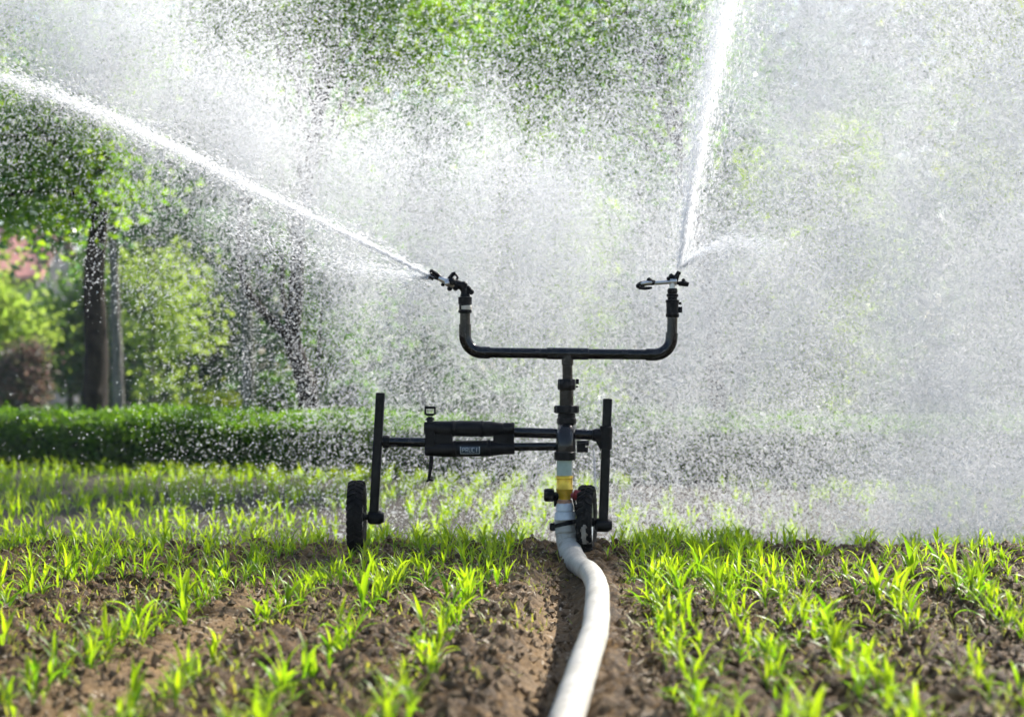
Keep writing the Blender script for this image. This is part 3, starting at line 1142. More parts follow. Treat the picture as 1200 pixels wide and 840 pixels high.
# boom: U-shaped pipe with both risers
mb = MB()
pts = [pw(545, 364), pw(545, 392)]
for k in range(0, 10):
    a = math.pi / 2 * k / 9
    pts.append(pw(545 + 20 * (1 - math.cos(a)), 393 + 20 * math.sin(a)))
pts += [pw(610, 413.6), pw(665, 414.4), pw(720, 415)]
for k in range(0, 10):
    a = math.pi / 2 * k / 9
    pts.append(pw(767 + 20 * math.sin(a), 415.5 - 20 * (1 - math.cos(a))))
pts += [pw(787.5, 392), pw(788, 370)]
mb.tube(pts, 6.1 * U, 20)
boom = mb.build('boom_pipe', M['black'], CART)
SC = lambda L_, k: [(t, r * k) for t, r in L_]
for pa, pb, a in (((545, 380), (545, 392), -1), ((787, 390), (787, 396), 1)):
    mb = MB()
    P_ = [pw(pa[0], pa[1])]
    if a < 0:
        for k in range(0, 11):
            t = math.pi / 2 * k / 10
            P_.append(pw(545 + 20 * (1 - math.cos(t)), 393 + 20 * math.sin(t)))
        P_.append(pw(574, 413.2))
    else:
        for k in range(10, -1, -1):
            t = math.pi / 2 * k / 10
            P_.insert(0, pw(767 + 20 * math.sin(t), 415.5 - 20 * (1 - math.cos(t)))) if False else None
        P_ = [pw(757, 415.3)] + [pw(767 + 20 * math.sin(math.pi / 2 * k / 10), 415.5 - 20 * (1 - math.cos(math.pi / 2 * k / 10))) for k in range(11)] + [pw(787.4, 390)]
    mb.tube(P_, 7.2 * U, 20)
    mb.build('elbow_fitting', M['black'], boom)
mb = MB()
mb.cyl(pw(640, 414), pw(690, 414.7), 7.0 * U, seg=20)
mb.cyl(pw(665, 415), pw(665, 428), 7.0 * U, seg=20)
mb.build('tee_fitting', M['black'], boom)

# stem
mb = MB()
mb.tube([pw(665, 421), pw(665, 446)], 6 * U, 20)
mb.tube([pw(664, 455), pw(664, 477)], 8.3 * U, 20)
stem = mb.build('stem_pipe', M['black'], CART)
for y0, y1, r_ in ((444, 457, 10), (475, 484, 14)):
    mb = MB()
    prof = []
    for k in range(26):
        pass
    c0, c1 = pw(664, y0), pw(664, y1)
    seg = 40
    v = []
    for zz_, q in ((c0, .9), (c0.lerp(c1, .12), 1), (c0.lerp(c1, .88), 1), (c1, .9)):
        for k in range(seg):
            a = 2 * math.pi * k / seg
            rr = r_ * U * q * (1 + (.05 if k % 4 < 2 else -.02))
            v.append(zz_ + Vector((math.cos(a) * rr, math.sin(a) * rr, 0)))
    f = [(i * seg + k, i * seg + (k + 1) % seg, (i + 1) * seg + (k + 1) % seg, (i + 1) * seg + k) for i in range(3) for k in range(seg)]
    f += [tuple(range(seg)), tuple(3 * seg + k for k in range(seg))]
    mb.add(v, f)
    mb.build('union_collar', M['blackrough'], stem)
mb = MB()
mb.box(pw(676.5, 447), (3.5 * U, 6 * U, 6 * U)); mb.box(pw(676, 453), (2.5 * U, 5 * U, 2 * U))
mb.build('clip', M['blackrough'], stem)
mb = MB()
mb.stack(pw(664, 484), pw(664, 496), [(0, 9 * U), (.1, 10.5 * U), (.45, 10.5 * U), (.55, 11.5 * U), (1, 11.5 * U)], 24)
mb.build('reducer', M['blackrough'], stem)

# big elbow turning down towards the hose
mb = MB()
pts = [pw(666, 508, .10), pw(665, 502, .06), pw(664, 503.5, .0), pw(663, 509, -.035), pw(662.5, 518, -.05), pw(662, 532, -.052)]
mb.tube(catmull(pts, 5), 11 * U, 24)
elb = mb.build('supply_elbow', M['black'], CART)
mb = MB()
mb.stack(pw(662, 529, -.052), pw(662, 539, -.052), [(0, 11.5 * U), (.1, 12.6 * U), (.9, 12.6 * U), (1, 11.6 * U)], 26)
mb.build('flange', M['blackrough'], elb)
mb = MB()
mb.cyl(pw(664, 488, .02), pw(664, 530, .02), 10.5 * U, seg=24)
mb.build('body_block', M['blackrough'], elb)
mb = MB()
mb.box(pw(681, 523, -.01), (10 * U, 8 * U, 8 * U)); mb.cyl(pw(676, 519, -.01), pw(690, 519, -.01), 3 * U, seg=10); mb.cyl(pw(676, 527, -.01), pw(689, 527, -.01), 3 * U, seg=10)
mb.build('clamp_bolt', M['blackrough'], elb)

# pale pipe, brass valve, knobs, cap
mb = MB()
mb.cyl(pw(661.5, 537, -.052), pw(661.5, 558, -.052), 9 * U, seg=24)
nip = mb.build('supply_pipe', M['palepipe'], CART)
mb = MB()
mb.stack(pw(661.5, 557, -.052), pw(661.5, 592, -.052), [(0, 9.6 * U), (.03, 10.3 * U), (.1, 10.3 * U), (.11, 9.4 * U), (.42, 9.4 * U), (.45, 10.2 * U), (.52, 9.6 * U), (.6, 8.2 * U), (.8, 7.2 * U), (1, 7.2 * U)], 26)
valve = mb.build('brass_valve', M['brass'], CART)
for cx, r_, w_, mt, nm in ((643.5, 7.4, 12, 'blackrough', 'black_knob'), (677, 6.2, 9, 'red', 'red_knob')):
    mb = MB()
    seg = 36
    v = []
    for t, q in ((-.5, .82), (-.36, 1), (.36, 1), (.5, .82)):
        for k in range(seg):
            a = 2 * math.pi * k / seg
            rr = r_ * U * q * (1 + (.05 if k % 4 < 2 else -.04))
            v.append(pw(cx, 580, -.052) + Vector((t * w_ * U, math.cos(a) * rr, math.sin(a) * rr)))
    f = [(i * seg + k, i * seg + (k + 1) % seg, (i + 1) * seg + (k + 1) % seg, (i + 1) * seg + k) for i in range(3) for k in range(seg)]
    f += [tuple(range(seg)), tuple(3 * seg + k for k in range(seg))]
    mb.add(v, f)
    sgn = 1 if cx < 660 else -1
    mb.cyl(pw(cx + sgn * w_ * .4, 580, -.052), pw(661.5 - sgn * 5, 580, -.052), 3.8 * U, seg=14)
    mb.build(nm, M[mt], valve)
mb = MB()
mb.stack(pw(661.5, 585, -.052), pw(661.5, 592, -.052), [(0, 7.6 * U), (.2, 8.8 * U), (.8, 8.8 * U), (1, 7.6 * U)], 8)
mb.build('hex_nut', M['copper'], valve)
mb = MB()
mb.box(pw(652, 586, -.03), (6 * U, 6 * U, 14 * U)); mb.tube([pw(672, 583, -.03), pw(674, 592, -.03), pw(675, 604, -.03)], 1.6 * U, 8)
mb.build('bracket', M['blackrough'], valve)

# cross bars with clamp cylinders
mb = MB()
mb.tube([pw(448, 517.5), pw(520, 518.5)], 5.6 * U, 18)
cb = mb.build('lower_crossbar', M['black'], CART)
mb = MB()
mb.stack(pw(449, 517.5), pw(457, 517.5), [(0, 7.5 * U), (.6, 7.8 * U), (1, 6.2 * U)], 18)
mb.build('bar_collar', M['blackrough'], cb)
mb = MB()
mb.tube([pw(590, 523.5), pw(655, 523)], 4.8 * U, 18)
mb.build('short_crossbar', M['black'], CART)
mb = MB()
mb.tube([pw(590, 506), pw(655, 508)], 6 * U, 18)
mb.tube([pw(672, 508.5, .02), pw(706, 510, .02)], 6 * U, 18)
cb2 = mb.build('upper_crossbar', M['black'], CART)

mb = MB()
mb.stack(pw(497, 501.5), pw(603, 503), SC([(0, 8 * U), (.01, 9 * U), (.07, 9 * U), (.08, 10 * U), (.14, 10.3 * U), (.30, 10.6 * U), (.305, 11.3 * U), (.34, 11.3 * U), (.345, 10.8 * U), (.38, 11.2 * U), (.62, 11.2 * U), (.625, 11.8 * U), (.65, 11.8 * U), (.655, 11 * U), (.72, 11 * U), (.86, 9.2 * U), (.87, 8.6 * U), (.88, 9.4 * U), (.99, 9.4 * U), (1, 8 * U)], .83), 26)
up = mb.build('coupling_cylinder', M['blackrough'], CART)
mb = MB()
mb.stack(pw(498, 526.4), pw(603, 524.6), SC([(0, 9 * U), (.01, 10 * U), (.08, 10.3 * U), (.2, 12 * U), (.32, 12.2 * U), (.325, 12.8 * U), (.345, 12.8 * U), (.35, 12 * U), (.70, 12 * U), (.705, 12.7 * U), (.73, 12.7 * U), (.735, 11.8 * U), (.87, 9.8 * U), (.99, 9.6 * U), (1, 8.6 * U)], .78), 26)
low = mb.build('coupling_cylinder', M['blackrough'], CART)
mb = MB()
mb.box(pw(515, 514), (31 * U, 13 * U, 11 * U)); mb.box(pw(504, 513.5), (11 * U, 15 * U, 22 * U))
mb.build('bridge_block', M['blackrough'], CART)
mb = MB()
mb.box(pw(590, 513.5), (24 * U, 11 * U, 12 * U)); mb.box(pw(599, 513.5), (7 * U, 12 * U, 21 * U))
mb.build('bridge_block', M['blackrough'], CART)
# plate on the lower cylinder with its worn print
mb = MB()
yc = 525.5
ang = [R(q) for q in (-34, -22, -11, 0, 11, 22, 34)]
rr = 12.25 * .785 * U


def plate_pt(px, a, off=0.):
    c = pw(px, 525.8)
    return c + Vector((0, -math.cos(a) * (rr + off), -math.sin(a) * (rr + off)))


A0, A1 = -18, 32
angs = [R(q) for q in np.linspace(A0, A1, 8)]
v = [plate_pt(px, a, o_) for o_ in (.0004, .0016) for a in angs for px in (539.5, 562.5)]
f = []
for i in range(7):
    f += [(16 + i * 2, 16 + i * 2 + 1, 16 + i * 2 + 3, 16 + i * 2 + 2)]
mb.add(v, f, 0)


def strip_on(px0, t0, px1, t1, w=1.1):
    """a painted stroke on the plate: px along, t 0..1 up the plate"""
    a0, a1 = R(A1 + (A0 - A1) * t0), R(A1 + (A0 - A1) * t1)
    n_ = 4
    dx, dt = px1 - px0, (t1 - t0) * 10
    ln_ = math.hypot(dx, dt) or 1
    ox, ot = -dt / ln_ * w / 2, dx / ln_ * w / 20
    v, f = [], []
    for i in range(n_ + 1):
        t = i / n_
        for s_ in (-1, 1):
            a = R(A1 + (A0 - A1) * (t0 + (t1 - t0) * t + s_ * ot))
            v.append(plate_pt(px0 + dx * t + s_ * ox, a, .0024))
    f = [(2 * i, 2 * i + 1, 2 * i + 3, 2 * i + 2) for i in range(n_)]
    mb.add(v, f, 1)


for seg_ in ((539.9, .02, 562.1, .02), (540, .02, 540, .98), (562, .02, 562, .98)):
    strip_on(*seg_, w=1.2)
LET = {'P': [(0, 0, 0, 1), (0, 1, 1, 1), (1, 1, 1, .5), (1, .5, 0, .5)], 'R': [(0, 0, 0, 1), (0, 1, 1, 1), (1, 1, 1, .5), (1, .5, 0, .5), (.3, .5, 1, 0)],
       'U': [(0, 1, 0, 0), (0, 0, 1, 0), (1, 0, 1, 1)], 'C': [(1, 1, 0, 1), (0, 1, 0, 0), (0, 0, 1, 0)], 'I': [(.5, 0, .5, 1)]}
for k, ch in enumerate('PRUCI'):
    for x0, y0, x1, y1 in LET[ch]:
        b_ = 542.3 + k * 3.8
        strip_on(b_ + x0 * 2.5, .28 + y0 * .52, b_ + x1 * 2.5, .28 + y1 * .52, w=.8)
mb.build('label_plate', [M['labelink'], M['labelwhite']], low, smooth=False)

# lock key on top, drain hook below
mb = MB()
mb.tube([pw(504, 496), pw(504, 488)], [4.5 * U, 2.6 * U], 14)
mb.tube([pw(504, 492.5), pw(504, 489)], [6 * U, 4 * U], 14)
ring = [pw(504 + 5.6 * sx, 481 + 3.6 * sy) for sx, sy in ((-1, -1), (1, -1), (1, 1), (.5, 1.35), (-.5, 1.35), (-1, 1), (-1, -1), (1, -1))]
mb.tube(ring, 1.6 * U, 10)
mb.build('lock_key', M['paint'], CART)
mb = MB()
mb.tube(catmull([pw(505.5, 534), pw(505, 545), pw(503, 558), pw(502, 563)], 4), [2.6 * U] * 6 + [2.0 * U] * 7, 10)
mb.tube([pw(499.5, 564), pw(503, 561.5), pw(507.5, 563)], [1.4 * U, 2 * U, 1.2 * U], 8)
mb.build('drain_hook', M['paint'], CART)

# legs
def leg(xt, yt, xb, yb, wpx, hub, dd=0.):
    mb = MB()
    a, b_ = pw(xt, yt, dd), pw(xb, yb, dd)
    axis = (b_ - a).normalized()
    rot = axis.to_track_quat('Z', 'Y').to_matrix()
    mb.box((a + b_) / 2, (wpx * U, wpx * U, (b_ - a).length), rot, bev=.18)
    l = mb.build('leg', M['paint'], CART)
    mb = MB()
    hx0, hx1, hy = hub
    mb.stack(pw(hx0, hy, dd), pw(hx1, hy, dd), [(0, 6 * U), (.12, 8 * U), (.75, 8.2 * U), (.85, 7 * U), (1, 5.5 * U)], 14)
    mb.build('axle_clamp', M['blackrough'], l)
    return l


leg(446, 460, 437.5, 612, 10.5, (431, 450, 606))
lr = leg(712, 467, 706.5, 621, 10.5, (697, 717, 615))
mb = MB()
mb.stack(pw(694, 509.5, .01), pw(709, 510, .01), [(0, 6.5 * U), (.3, 8 * U), (1, 8 * U)], 16)
mb.cyl(pw(710.5, 499), pw(709.5, 526), 7.6 * U, seg=16)
mb.add([pw(697, 514, -.012), pw(706, 512, -.012), pw(706, 526, -.012), pw(702, 525, -.012), pw(697, 514, .012), pw(706, 512, .012), pw(706, 526, .012), pw(702, 525, .012)],
       [(0, 1, 2, 3), (4, 5, 6, 7), (0, 1, 5, 4), (1, 2, 6, 5), (2, 3, 7, 6), (3, 0, 4, 7)])
mb.build('tee_clamp', M['blackrough'], lr)


# wheels
def wheel(cx, cy, rpx, wpx, yaw, mud, axle_to):
    c = pw(cx, cy)
    rO = rpx * U
    w = wpx * U / 2
    rot = Matrix.Rotation(yaw, 3, 'Z')

    def at(x, r, a):
        return c + rot @ Vector((x, math.cos(a) * r, math.sin(a) * r))
    prof = [(-.55, .60), (-.8, .66), (-.98, .78), (-1, .87), (-.86, .935), (-.45, .955), (0, .96), (.45, .955), (.86, .935), (1, .87), (.98, .78), (.8, .66), (.55, .60)]
    mb = MB()
    S = 64
    v = [at(px * w, pr * rO, 2 * math.pi * k / S) for k in range(S) for px, pr in prof]
    n_ = len(prof)
    f = [(k * n_ + j, k * n_ + j + 1, ((k + 1) % S) * n_ + j + 1, ((k + 1) % S) * n_ + j) for k in range(S) for j in range(n_ - 1)]
    f += [(k * n_ + n_ - 1, k * n_, ((k + 1) % S) * n_, ((k + 1) % S) * n_ + n_ - 1) for k in range(S)]
    mb.add(v, f)
    NL = 30
    for k in range(NL):                      # tread lugs in chevrons
        a0 = 2 * math.pi * k / NL
        for s_ in (-1, 1):
            off = .5 * 2 * math.pi / NL if s_ > 0 else 0
            da = 2 * math.pi / NL * .3
            v = []
            for x_, sh, r0_, r1_ in ((.06 * s_, 0, .94, 1.0), (.62 * s_, .35, .94, 1.0), (1.02 * s_, .5, .86, .955), (1.0 * s_, .55, .80, .86)):
                aa_ = a0 + off + sh * 2 * math.pi / NL
                for q in (-da, da):
                    v += [at(x_ * w, r0_ * rO, aa_ + q), at(x_ * w, r1_ * rO, aa_ + q)]
            f = []
            for i in range(3):
                o_ = i * 4
                f += [(o_ + 1, o_ + 3, o_ + 7, o_ + 5), (o_, o_ + 1, o_ + 5, o_ + 4), (o_ + 3, o_ + 2, o_ + 6, o_ + 7)]
            f += [(0, 2, 3, 1), (12, 13, 15, 14)]
            mb.add(v, f)
    if mud:
        v = []
        for i in range(9):
            for j in range(5):
                a_ = R(178 + i * 4.5 + 1.5 * random.random())
                x_ = -.5 + 1.15 * j / 4 + .12 * (random.random() - .5) + .1 * (i - 4) / 4
                edge = (i in (0, 8)) or (j in (0, 4))
                r_ = 1.0 + (-.05 if edge else .012 * random.random())
                v.append(at(x_ * w * .8, r_ * rO, a_))
        mb.add(v, [(i * 5 + j, i * 5 + j + 1, (i + 1) * 5 + j + 1, (i + 1) * 5 + j) for i in range(8) for j in range(4)], 1)
    wh = mb.build('wheel', [M['rubber'], M['mudcake']], CART)
    mb = MB()
    prof = [(-.5, .63), (-.62, .62), (-.55, .56), (-.2, .5), (-.1, .22), (.1, .22), (.2, .5), (.55, .56), (.62, .62), (.5, .63)]
    n_ = len(prof)
    v = [at(px * w, pr * rO, 2 * math.pi * k / S) for k in range(S) for px, pr in prof]
    f = [(k * n_ + j, k * n_ + j + 1, ((k + 1) % S) * n_ + j + 1, ((k + 1) % S) * n_ + j) for k in range(S) for j in range(n_ - 1)]
    mb.add(v, f)
    mb.build('rim', M['steel'], wh)
    mb = MB()
    a_, b_ = at(-w * 1.15, 0, 0), at(w * 1.05, 0, 0)
    mb.stack(a_, b_, [(0, 3 * U), (.02, 5.5 * U), (.3, 5.5 * U), (.32, 9.5 * U), (.68, 9.5 * U), (.7, 5.5 * U), (1, 5 * U)], 18)
    mb.cyl(at(w * .8, 0, 0), pw(*axle_to), 3.4 * U, seg=12)
    mb.build('hub', M['blackrough'], wh)


wheel(418, 605.5, 43, 18.5, R(1.0), False, (440, 606))
wheel(687.5, 611.5, 43.5, 18, R(-7.5), True, (707, 615))


# sprinkler heads
def band_ring(mb, p, r_, h, seg=20):
    mb.cyl(p - Vector((0, 0, h / 2)), p + Vector((0, 0, h / 2)), r_, seg=seg)


# left head
mb = MB()
mb.stack(pw(545, 367), pw(545, 343), [(0, 7 * U), (.05, 8 * U), (.14, 8 * U), (.15, 7.2 * U), (.42, 7.2 * U), (.44, 8 * U), (.78, 8.2 * U), (.8, 6 * U), (1, 5 * U)], 22)
mb.tube(catmull([pw(545, 350), pw(545, 341), pw(541.5, 335.5), pw(534, 332.5), pw(529, 331)], 5), 5.2 * U, 16)
for x_, y_, r_ in ((552, 342, 3.6), (543.5, 334, 4.6), (549, 338, 3.2), (534, 337.5, 3.4), (530, 330.5, 5.2)):
    mb.ball(pw(x_, y_, -.006), r_ * U, 12, 8)
h1 = mb.build('sprinkler_head', M['blackrough'], CART)
mb = MB()
band_ring(mb, pw(545.5, 360.5), 7.5 * U, 5.8 * U)
mb.build('band', M['cream'], h1)
mb = MB()
mb.tube([pw(533, 334), pw(527, 332), pw(519, 328), pw(514, 326)], [4.6 * U, 5.0 * U, 3.4 * U, 2.6 * U], 16)
mb.ball(pw(524, 332, -.014), 3.6 * U, 12, 8)
mb.build('nozzle_body', M['steel'], h1)
mb = MB()
mb.tube([pw(517, 327.5), pw(509, 324.5), pw(508, 325.2), pw(503, 323)], [2.2 * U, 2.6 * U, 4 * U, 3.2 * U], 14)
mb.build('nozzle', M['blackrough'], h1)
mb = MB()
mb.tube(catmull([pw(505.5, 318), pw(511, 321), pw(516.5, 325), pw(520, 327)], 3), [2.6 * U] * 5 + [1.9 * U] * 5, 10)
mb.ball(pw(506, 318.2), 2.9 * U, 10, 6)
mb.build('swing_arm', M['blackrough'], h1)
mb = MB()
mb.tube([pw(532 + 4.2 * math.cos(k * .63 + .3), 325 - 3.6 * math.sin(k * .63 + .3), .004) for k in range(11)], 1.5 * U, 8)
mb.tube([pw(526, 327), pw(531, 321), pw(534, 320.5)], 2.4 * U, 8)
mb.tube([pw(527, 326), pw(535, 336)], 2.2 * U, 8)
mb.build('spring_bracket', M['blackrough'], h1)
mb = MB()
mb.ball(pw(527, 338), 3.2 * U, 10, 7)
mb.ball(pw(519, 333.5), 2.2 * U, 10, 7)
mb.build('adjuster_screw', M['blackrough'], h1)

# right head
mb = MB()
mb.stack(pw(788, 372), pw(788, 338), [(0, 7 * U), (.03, 7.8 * U), (.12, 7.8 * U), (.13, 7.2 * U), (.5, 7.2 * U), (.52, 8 * U), (.6, 8 * U), (.61, 5.6 * U), (.7, 5.6 * U), (.71, 7 * U), (.80, 7 * U), (.82, 5.4 * U), (.9, 6.2 * U), (1, 5.4 * U)], 22)
mb.box(pw(797, 363), (4.5 * U, 6 * U, 7 * U)); mb.box(pw(797, 355.5), (3 * U, 4 * U, 3 * U))
h2 = mb.build('sprinkler_head', M['blackrough'], CART)
mb = MB()
mb.cyl(pw(788, 341), pw(788, 331), 3.8 * U, seg=16)
mb.cyl(pw(785, 330), pw(793, 330), 4.2 * U, seg=14)
mb.build('nozzle_body', M['steel'], h2)
mb = MB()
mb.tube([pw(788, 331), pw(793, 324), pw(796, 318.5)], [3.6 * U, 3.2 * U, 2.7 * U], 14)
mb.ball(pw(787, 324), 3.6 * U, 10, 7); mb.ball(pw(783.5, 326.5), 2.6 * U, 10, 7); mb.ball(pw(792, 327), 3.4 * U, 10, 7)
mb.build('nozzle', M['blackrough'], h2)
mb = MB()
mb.tube([pw(786, 330.5), pw(767, 331.8)], 2.4 * U, 12)
arm = mb.build('swing_arm', M['steel'], h2)
mb = MB()
mb.tube(catmull([pw(768, 331), pw(760, 331.5), pw(752, 333), pw(747.5, 335)], 3), [2.2 * U] + [3.2 * U] * 8 + [2.2 * U], 12)
mb.tube(catmull([pw(749, 336.5, -.004), pw(756, 338, -.004), pw(764, 337.2, -.004)], 3), [3.2 * U, 2.4 * U, 2.2 * U, 2 * U, 1.8 * U, 1.6 * U, 1.2 * U], 10)
mb.ball(pw(748.5, 335), 3.4 * U, 12, 8)
mb.ball(pw(761, 328.5), 3.4 * U, 12, 8)
mb.build('spoon', M['blackrough'], h2)
mb = MB()
mb.tube([pw(767, 331), pw(757, 331.6, -.012), pw(751, 332.6, -.012)], [2 * U, 2.4 * U, 1.5 * U], 10)
mb.build('spoon_face', M['steel'], h2)
mb = MB()
mb.tube([pw(792, 331), pw(798, 332.5)], 2.0 * U, 10)
mb.tube([pw(795, 332.5), pw(801, 332), pw(807, 333.5)], [2.4 * U, 3.6 * U, 2.6 * U], 12)
mb.ball(pw(801, 328.5), 2.4 * U, 10, 7)
mb.build('counterweight', M['blackrough'], h2)

# ------------------------------------------------------------------ hose
HOSE = thing('water_hose', (.1, 5.4, gz(.1, 5.4)), 'thick white woven water hose running up to the sprinkler cart', 'hose')


def hp(px, py, d, lift=.058):
    x = (px - 600) * d / FPX
    return Vector((x, d, float(ground_h(np.array([x]), np.array([d]), False)[0]) + lift))


pts = [pw(662, 606, -.052), pw(663.5, 622, -.06), pw(667, 640, -.09), pw(671, 652, -.2), pw(678, 662, -.48)]
pts += [hp(691, 672, 6.45), hp(699, 690, 5.9), hp(700, 706, 5.5), hp(697.5, 738, 4.9), hp(686, 768, 4.45), hp(676, 790, 4.15), hp(656, 838, 3.66), hp(632, 0, 3.2), hp(600, 0, 2.7)]
c = catmull(pts, 20)
n = len(c)
kn = [pts[4], pts[6], pts[8]]


CREASE = [(random.uniform(8, n - 30), random.uniform(.04, .13), random.uniform(.7, 1.8)) for _ in range(34)]


def hr(i, a):
    s = 1.0
    for q, am in zip(kn, (.06, .05, .05)):
        s += am * math.exp(-((c[i] - q).length / .07) ** 2) * math.sin(a * 2 + 1.3)
        s -= am * .6 * math.exp(-((c[i] - q).length / .02) ** 2)
    for ci, am, w_ in CREASE:
        s -= am * math.exp(-((i - ci - 2.2 * math.sin(a + ci)) / w_) ** 2) * (.5 + .5 * math.sin(a * 2 + ci))
    return s + .014 * math.sin(i * .7 + a) + .010 * math.sin(i * 1.9 - 2 * a)


rad = []
for i in range(n):
    t = i / (n - 1)
    rad.append((12.2 + 1.2 * min(1, t * 8)) * U if t < .3 else .039)
for _ in range(10):
    rad = [rad[0]] + [(rad[i - 1] + rad[i] * 2 + rad[i + 1]) / 4 for i in range(1, n - 1)] + [rad[-1]]
mb = MB()
mb.tube(c, rad, 28, True, rfun=hr)
mb.build('hose_body', M['hose'], HOSE)
mb = MB()
mb.stack(pw(661.5, 589, -.052), pw(662.2, 608, -.052), [(0, 8 * U), (.06, 9.6 * U), (.4, 10.6 * U), (.45, 10.8 * U), (.46, 9.8 * U), (.54, 9.8 * U), (.56, 11.4 * U), (.8, 12.4 * U), (1, 13 * U)], 28)
mb.build('hose_coupling', M['greycap'], HOSE)
mb = MB()
mb.stack(pw(662, 611, -.053), pw(663.2, 616, -.055), [(0, 12.8 * U), (.1, 13.6 * U), (.9, 13.8 * U), (1, 13 * U)], 30)
hc = mb.build('hose_clamp', M['blackrough'], HOSE)
mb = MB()
mb.box(pw(648, 617, -.05), (7 * U, 8 * U, 9 * U), bev=.3)
mb.cyl(pw(644, 617, -.05), pw(652, 617, -.05), 3 * U, seg=10)
mb.build('clamp_screw', M['paint'], hc)

# ------------------------------------------------------------------ water
TET = np.array([(1, 0, -.45), (-.5, .87, -.45), (-.5, -.87, -.45), (0, 0, 1.1)]) * 1.12
TF = np.array([(0, 2, 1), (0, 1, 3), (1, 2, 3), (2, 0, 3)])


def drops(name, P, rad, mat, dirs=None, stretch=None, rng=None, core=None, fine=False):
    n = len(P)
    TV, TFc = (TET, TF) if fine else (OCT, OF)
    q = len(TV)
    x, y, z = rand_rot(n, rng)
    if dirs is not None:
        z = dirs / np.linalg.norm(dirs, axis=1)[:, None]
        x = np.cross(z, x); x /= np.linalg.norm(x, axis=1)[:, None]
        y = np.cross(z, x)
    st = np.ones(n) if stretch is None else stretch
    V = np.empty((n, q, 3), np.float32)
    for i, (a, b_, c_) in enumerate(TV):
        V[:, i] = P + rad[:, None] * (a * x + b_ * y + c_ * z * st[:, None])
    F = (np.arange(n, dtype=np.int32)[:, None, None] * q + TFc[None].astype(np.int32)).reshape(-1, 3)
    V = V.reshape(-1, 3)
    if core is not None:
        F = np.concatenate([F, core[1] + len(V)]); V = np.concatenate([V, core[0]])
    return np_mesh(name, V, F, mat, smooth=True)


# how thick the drifting spray is, as a field over the vertical plane through its middle
D0 = 9.6
CP = [(-150, -120, 1.6), (50, 20, 1.6), (150, 50, 1.6), (250, 20, .6), (350, 40, .2), (330, 90, .65), (450, 40, .08), (450, 120, .32), (450, 200, 1.4), (300, 150, 1.8), (200, 110, 1.9), (100, 80, 1.8), (400, 250, 2.1),
      (550, 120, .4), (550, 200, 1.1), (600, 250, 2.2), (600, 320, 2.2), (600, 390, 1.3), (700, 330, 1.9), (700, 250, 1.7), (690, 170, .6), (660, 100, .25), (650, 40, .1), (560, 40, .08), (750, 230, 1.3), (760, 150, .5), (790, 60, .3), (780, 20, .2),
      (830, 90, .9), (900, 20, 2.6), (900, 100, 2.6), (860, 200, 1.1), (870, 240, 1.0), (950, 200, 1.9), (1000, 60, 2.0), (1100, 120, 1.8), (1160, 40, 1.3), (1180, 200, 1.6), (1180, 300, 2.8), (1350, 100, 2.2),
      (950, 320, 2.5), (850, 330, 2.2), (1050, 300, 2.6), (1100, 420, 2.8), (1170, 560, 3.2), (1180, 480, 3.2), (1050, 520, 1.2), (1100, 600, 2.4), (1190, 630, 3.0), (1350, 500, 3.0), (1350, 640, 2.6), (900, 400, 2.1), (950, 460, 1.4), (900, 520, .6), (850, 470, 1.4), (830, 540, .45), (1000, 600, .9), (920, 600, .6), (850, 610, .45), (760, 600, .35),
      (700, 440, 1.2), (700, 510, .7), (740, 540, .65), (620, 450, .85), (600, 520, .45), (500, 450, .5), (440, 430, .5), (520, 530, .22), (400, 370, .45), (450, 330, 1.8), (300, 290, .55), (340, 330, .16), (325, 380, .08), (355, 400, .1), (285, 340, .12), (300, 400, .1), (200, 230, .45), (200, 300, .12), (350, 450, .12), (240, 400, .05), (150, 300, .05), (100, 200, .06), (60, 160, .08), (0, 130, .2), (50, 240, .02), (0, 300, .0), (100, 400, .0), (100, 520, .004), (250, 500, .03), (300, 560, .03), (100, 620, 0), (600, 600, .2), (500, 600, .1), (420, 520, .12), (-100, 300, 0), (-150, 0, 1.6), (-150, 500, 0), (700, 620, .3), (400, -120, .15), (650, -120, .1), (900, -140, 2.4), (1250, -140, 1.8)]
cp = np.array(CP, float)


def tau(px, py):
    d2 = (px[:, None] - cp[None, :, 0]) ** 2 + (py[:, None] - cp[None, :, 1]) ** 2
    w = np.exp(-d2 / (2 * 34.0 ** 2)) + 1e-7 / (d2 + 1e-3)
    return 2.75 * (1 - np.exp(-(w * cp[None, :, 2]).sum(1) / w.sum(1) / 2.0))


rw = np.random.default_rng(404)
gxs = np.linspace(-120, 1320, 145)
gys = np.linspace(-95, 645, 75)
Gx, Gy = np.meshgrid(gxs, gys)
TT = tau(Gx.ravel(), Gy.ravel()).reshape(Gx.shape)
streak = fbm((Gx + (Gy - 300) * .18) / 42., Gy / 260. + 4, 3) * .6 + fbm(np.arctan2(700 - Gy, Gx - 650) * 14 + 50, np.hypot(Gx - 650, Gy - 320) / 300. + 3, 3) * .4
TT = TT * np.clip(1 + .7 * (streak - .5) * 2, .5, 1.5)
cell = TT.ravel() * (10 * 10)
MEANR = .58
NS = int(cell.sum() / (math.pi * MEANR ** 2 * .50))
NS = min(NS, 1800000)
idx = rw.choice(len(cell), NS, p=cell / cell.sum())
px = Gx.ravel()[idx] + rw.normal(size=NS) * 5.5
py = Gy.ravel()[idx] + rw.normal(size=NS) * 5.5
lumpy = np.clip(rw.normal(size=NS), -2, 2)
depth = D0 + .27 * lumpy + .25 * (fbm(px / 60., py / 60.) - .5)
X = (px - 600) * D0 / FPX
Z = CAMZ + (443 - py) * D0 / FPX
P = np.stack([X, depth, Z], 1)
gl = ground_h(X, depth, False)
keep = Z > gl + .03
P = P[keep]
n = len(P)
k_ = D0 / FPX
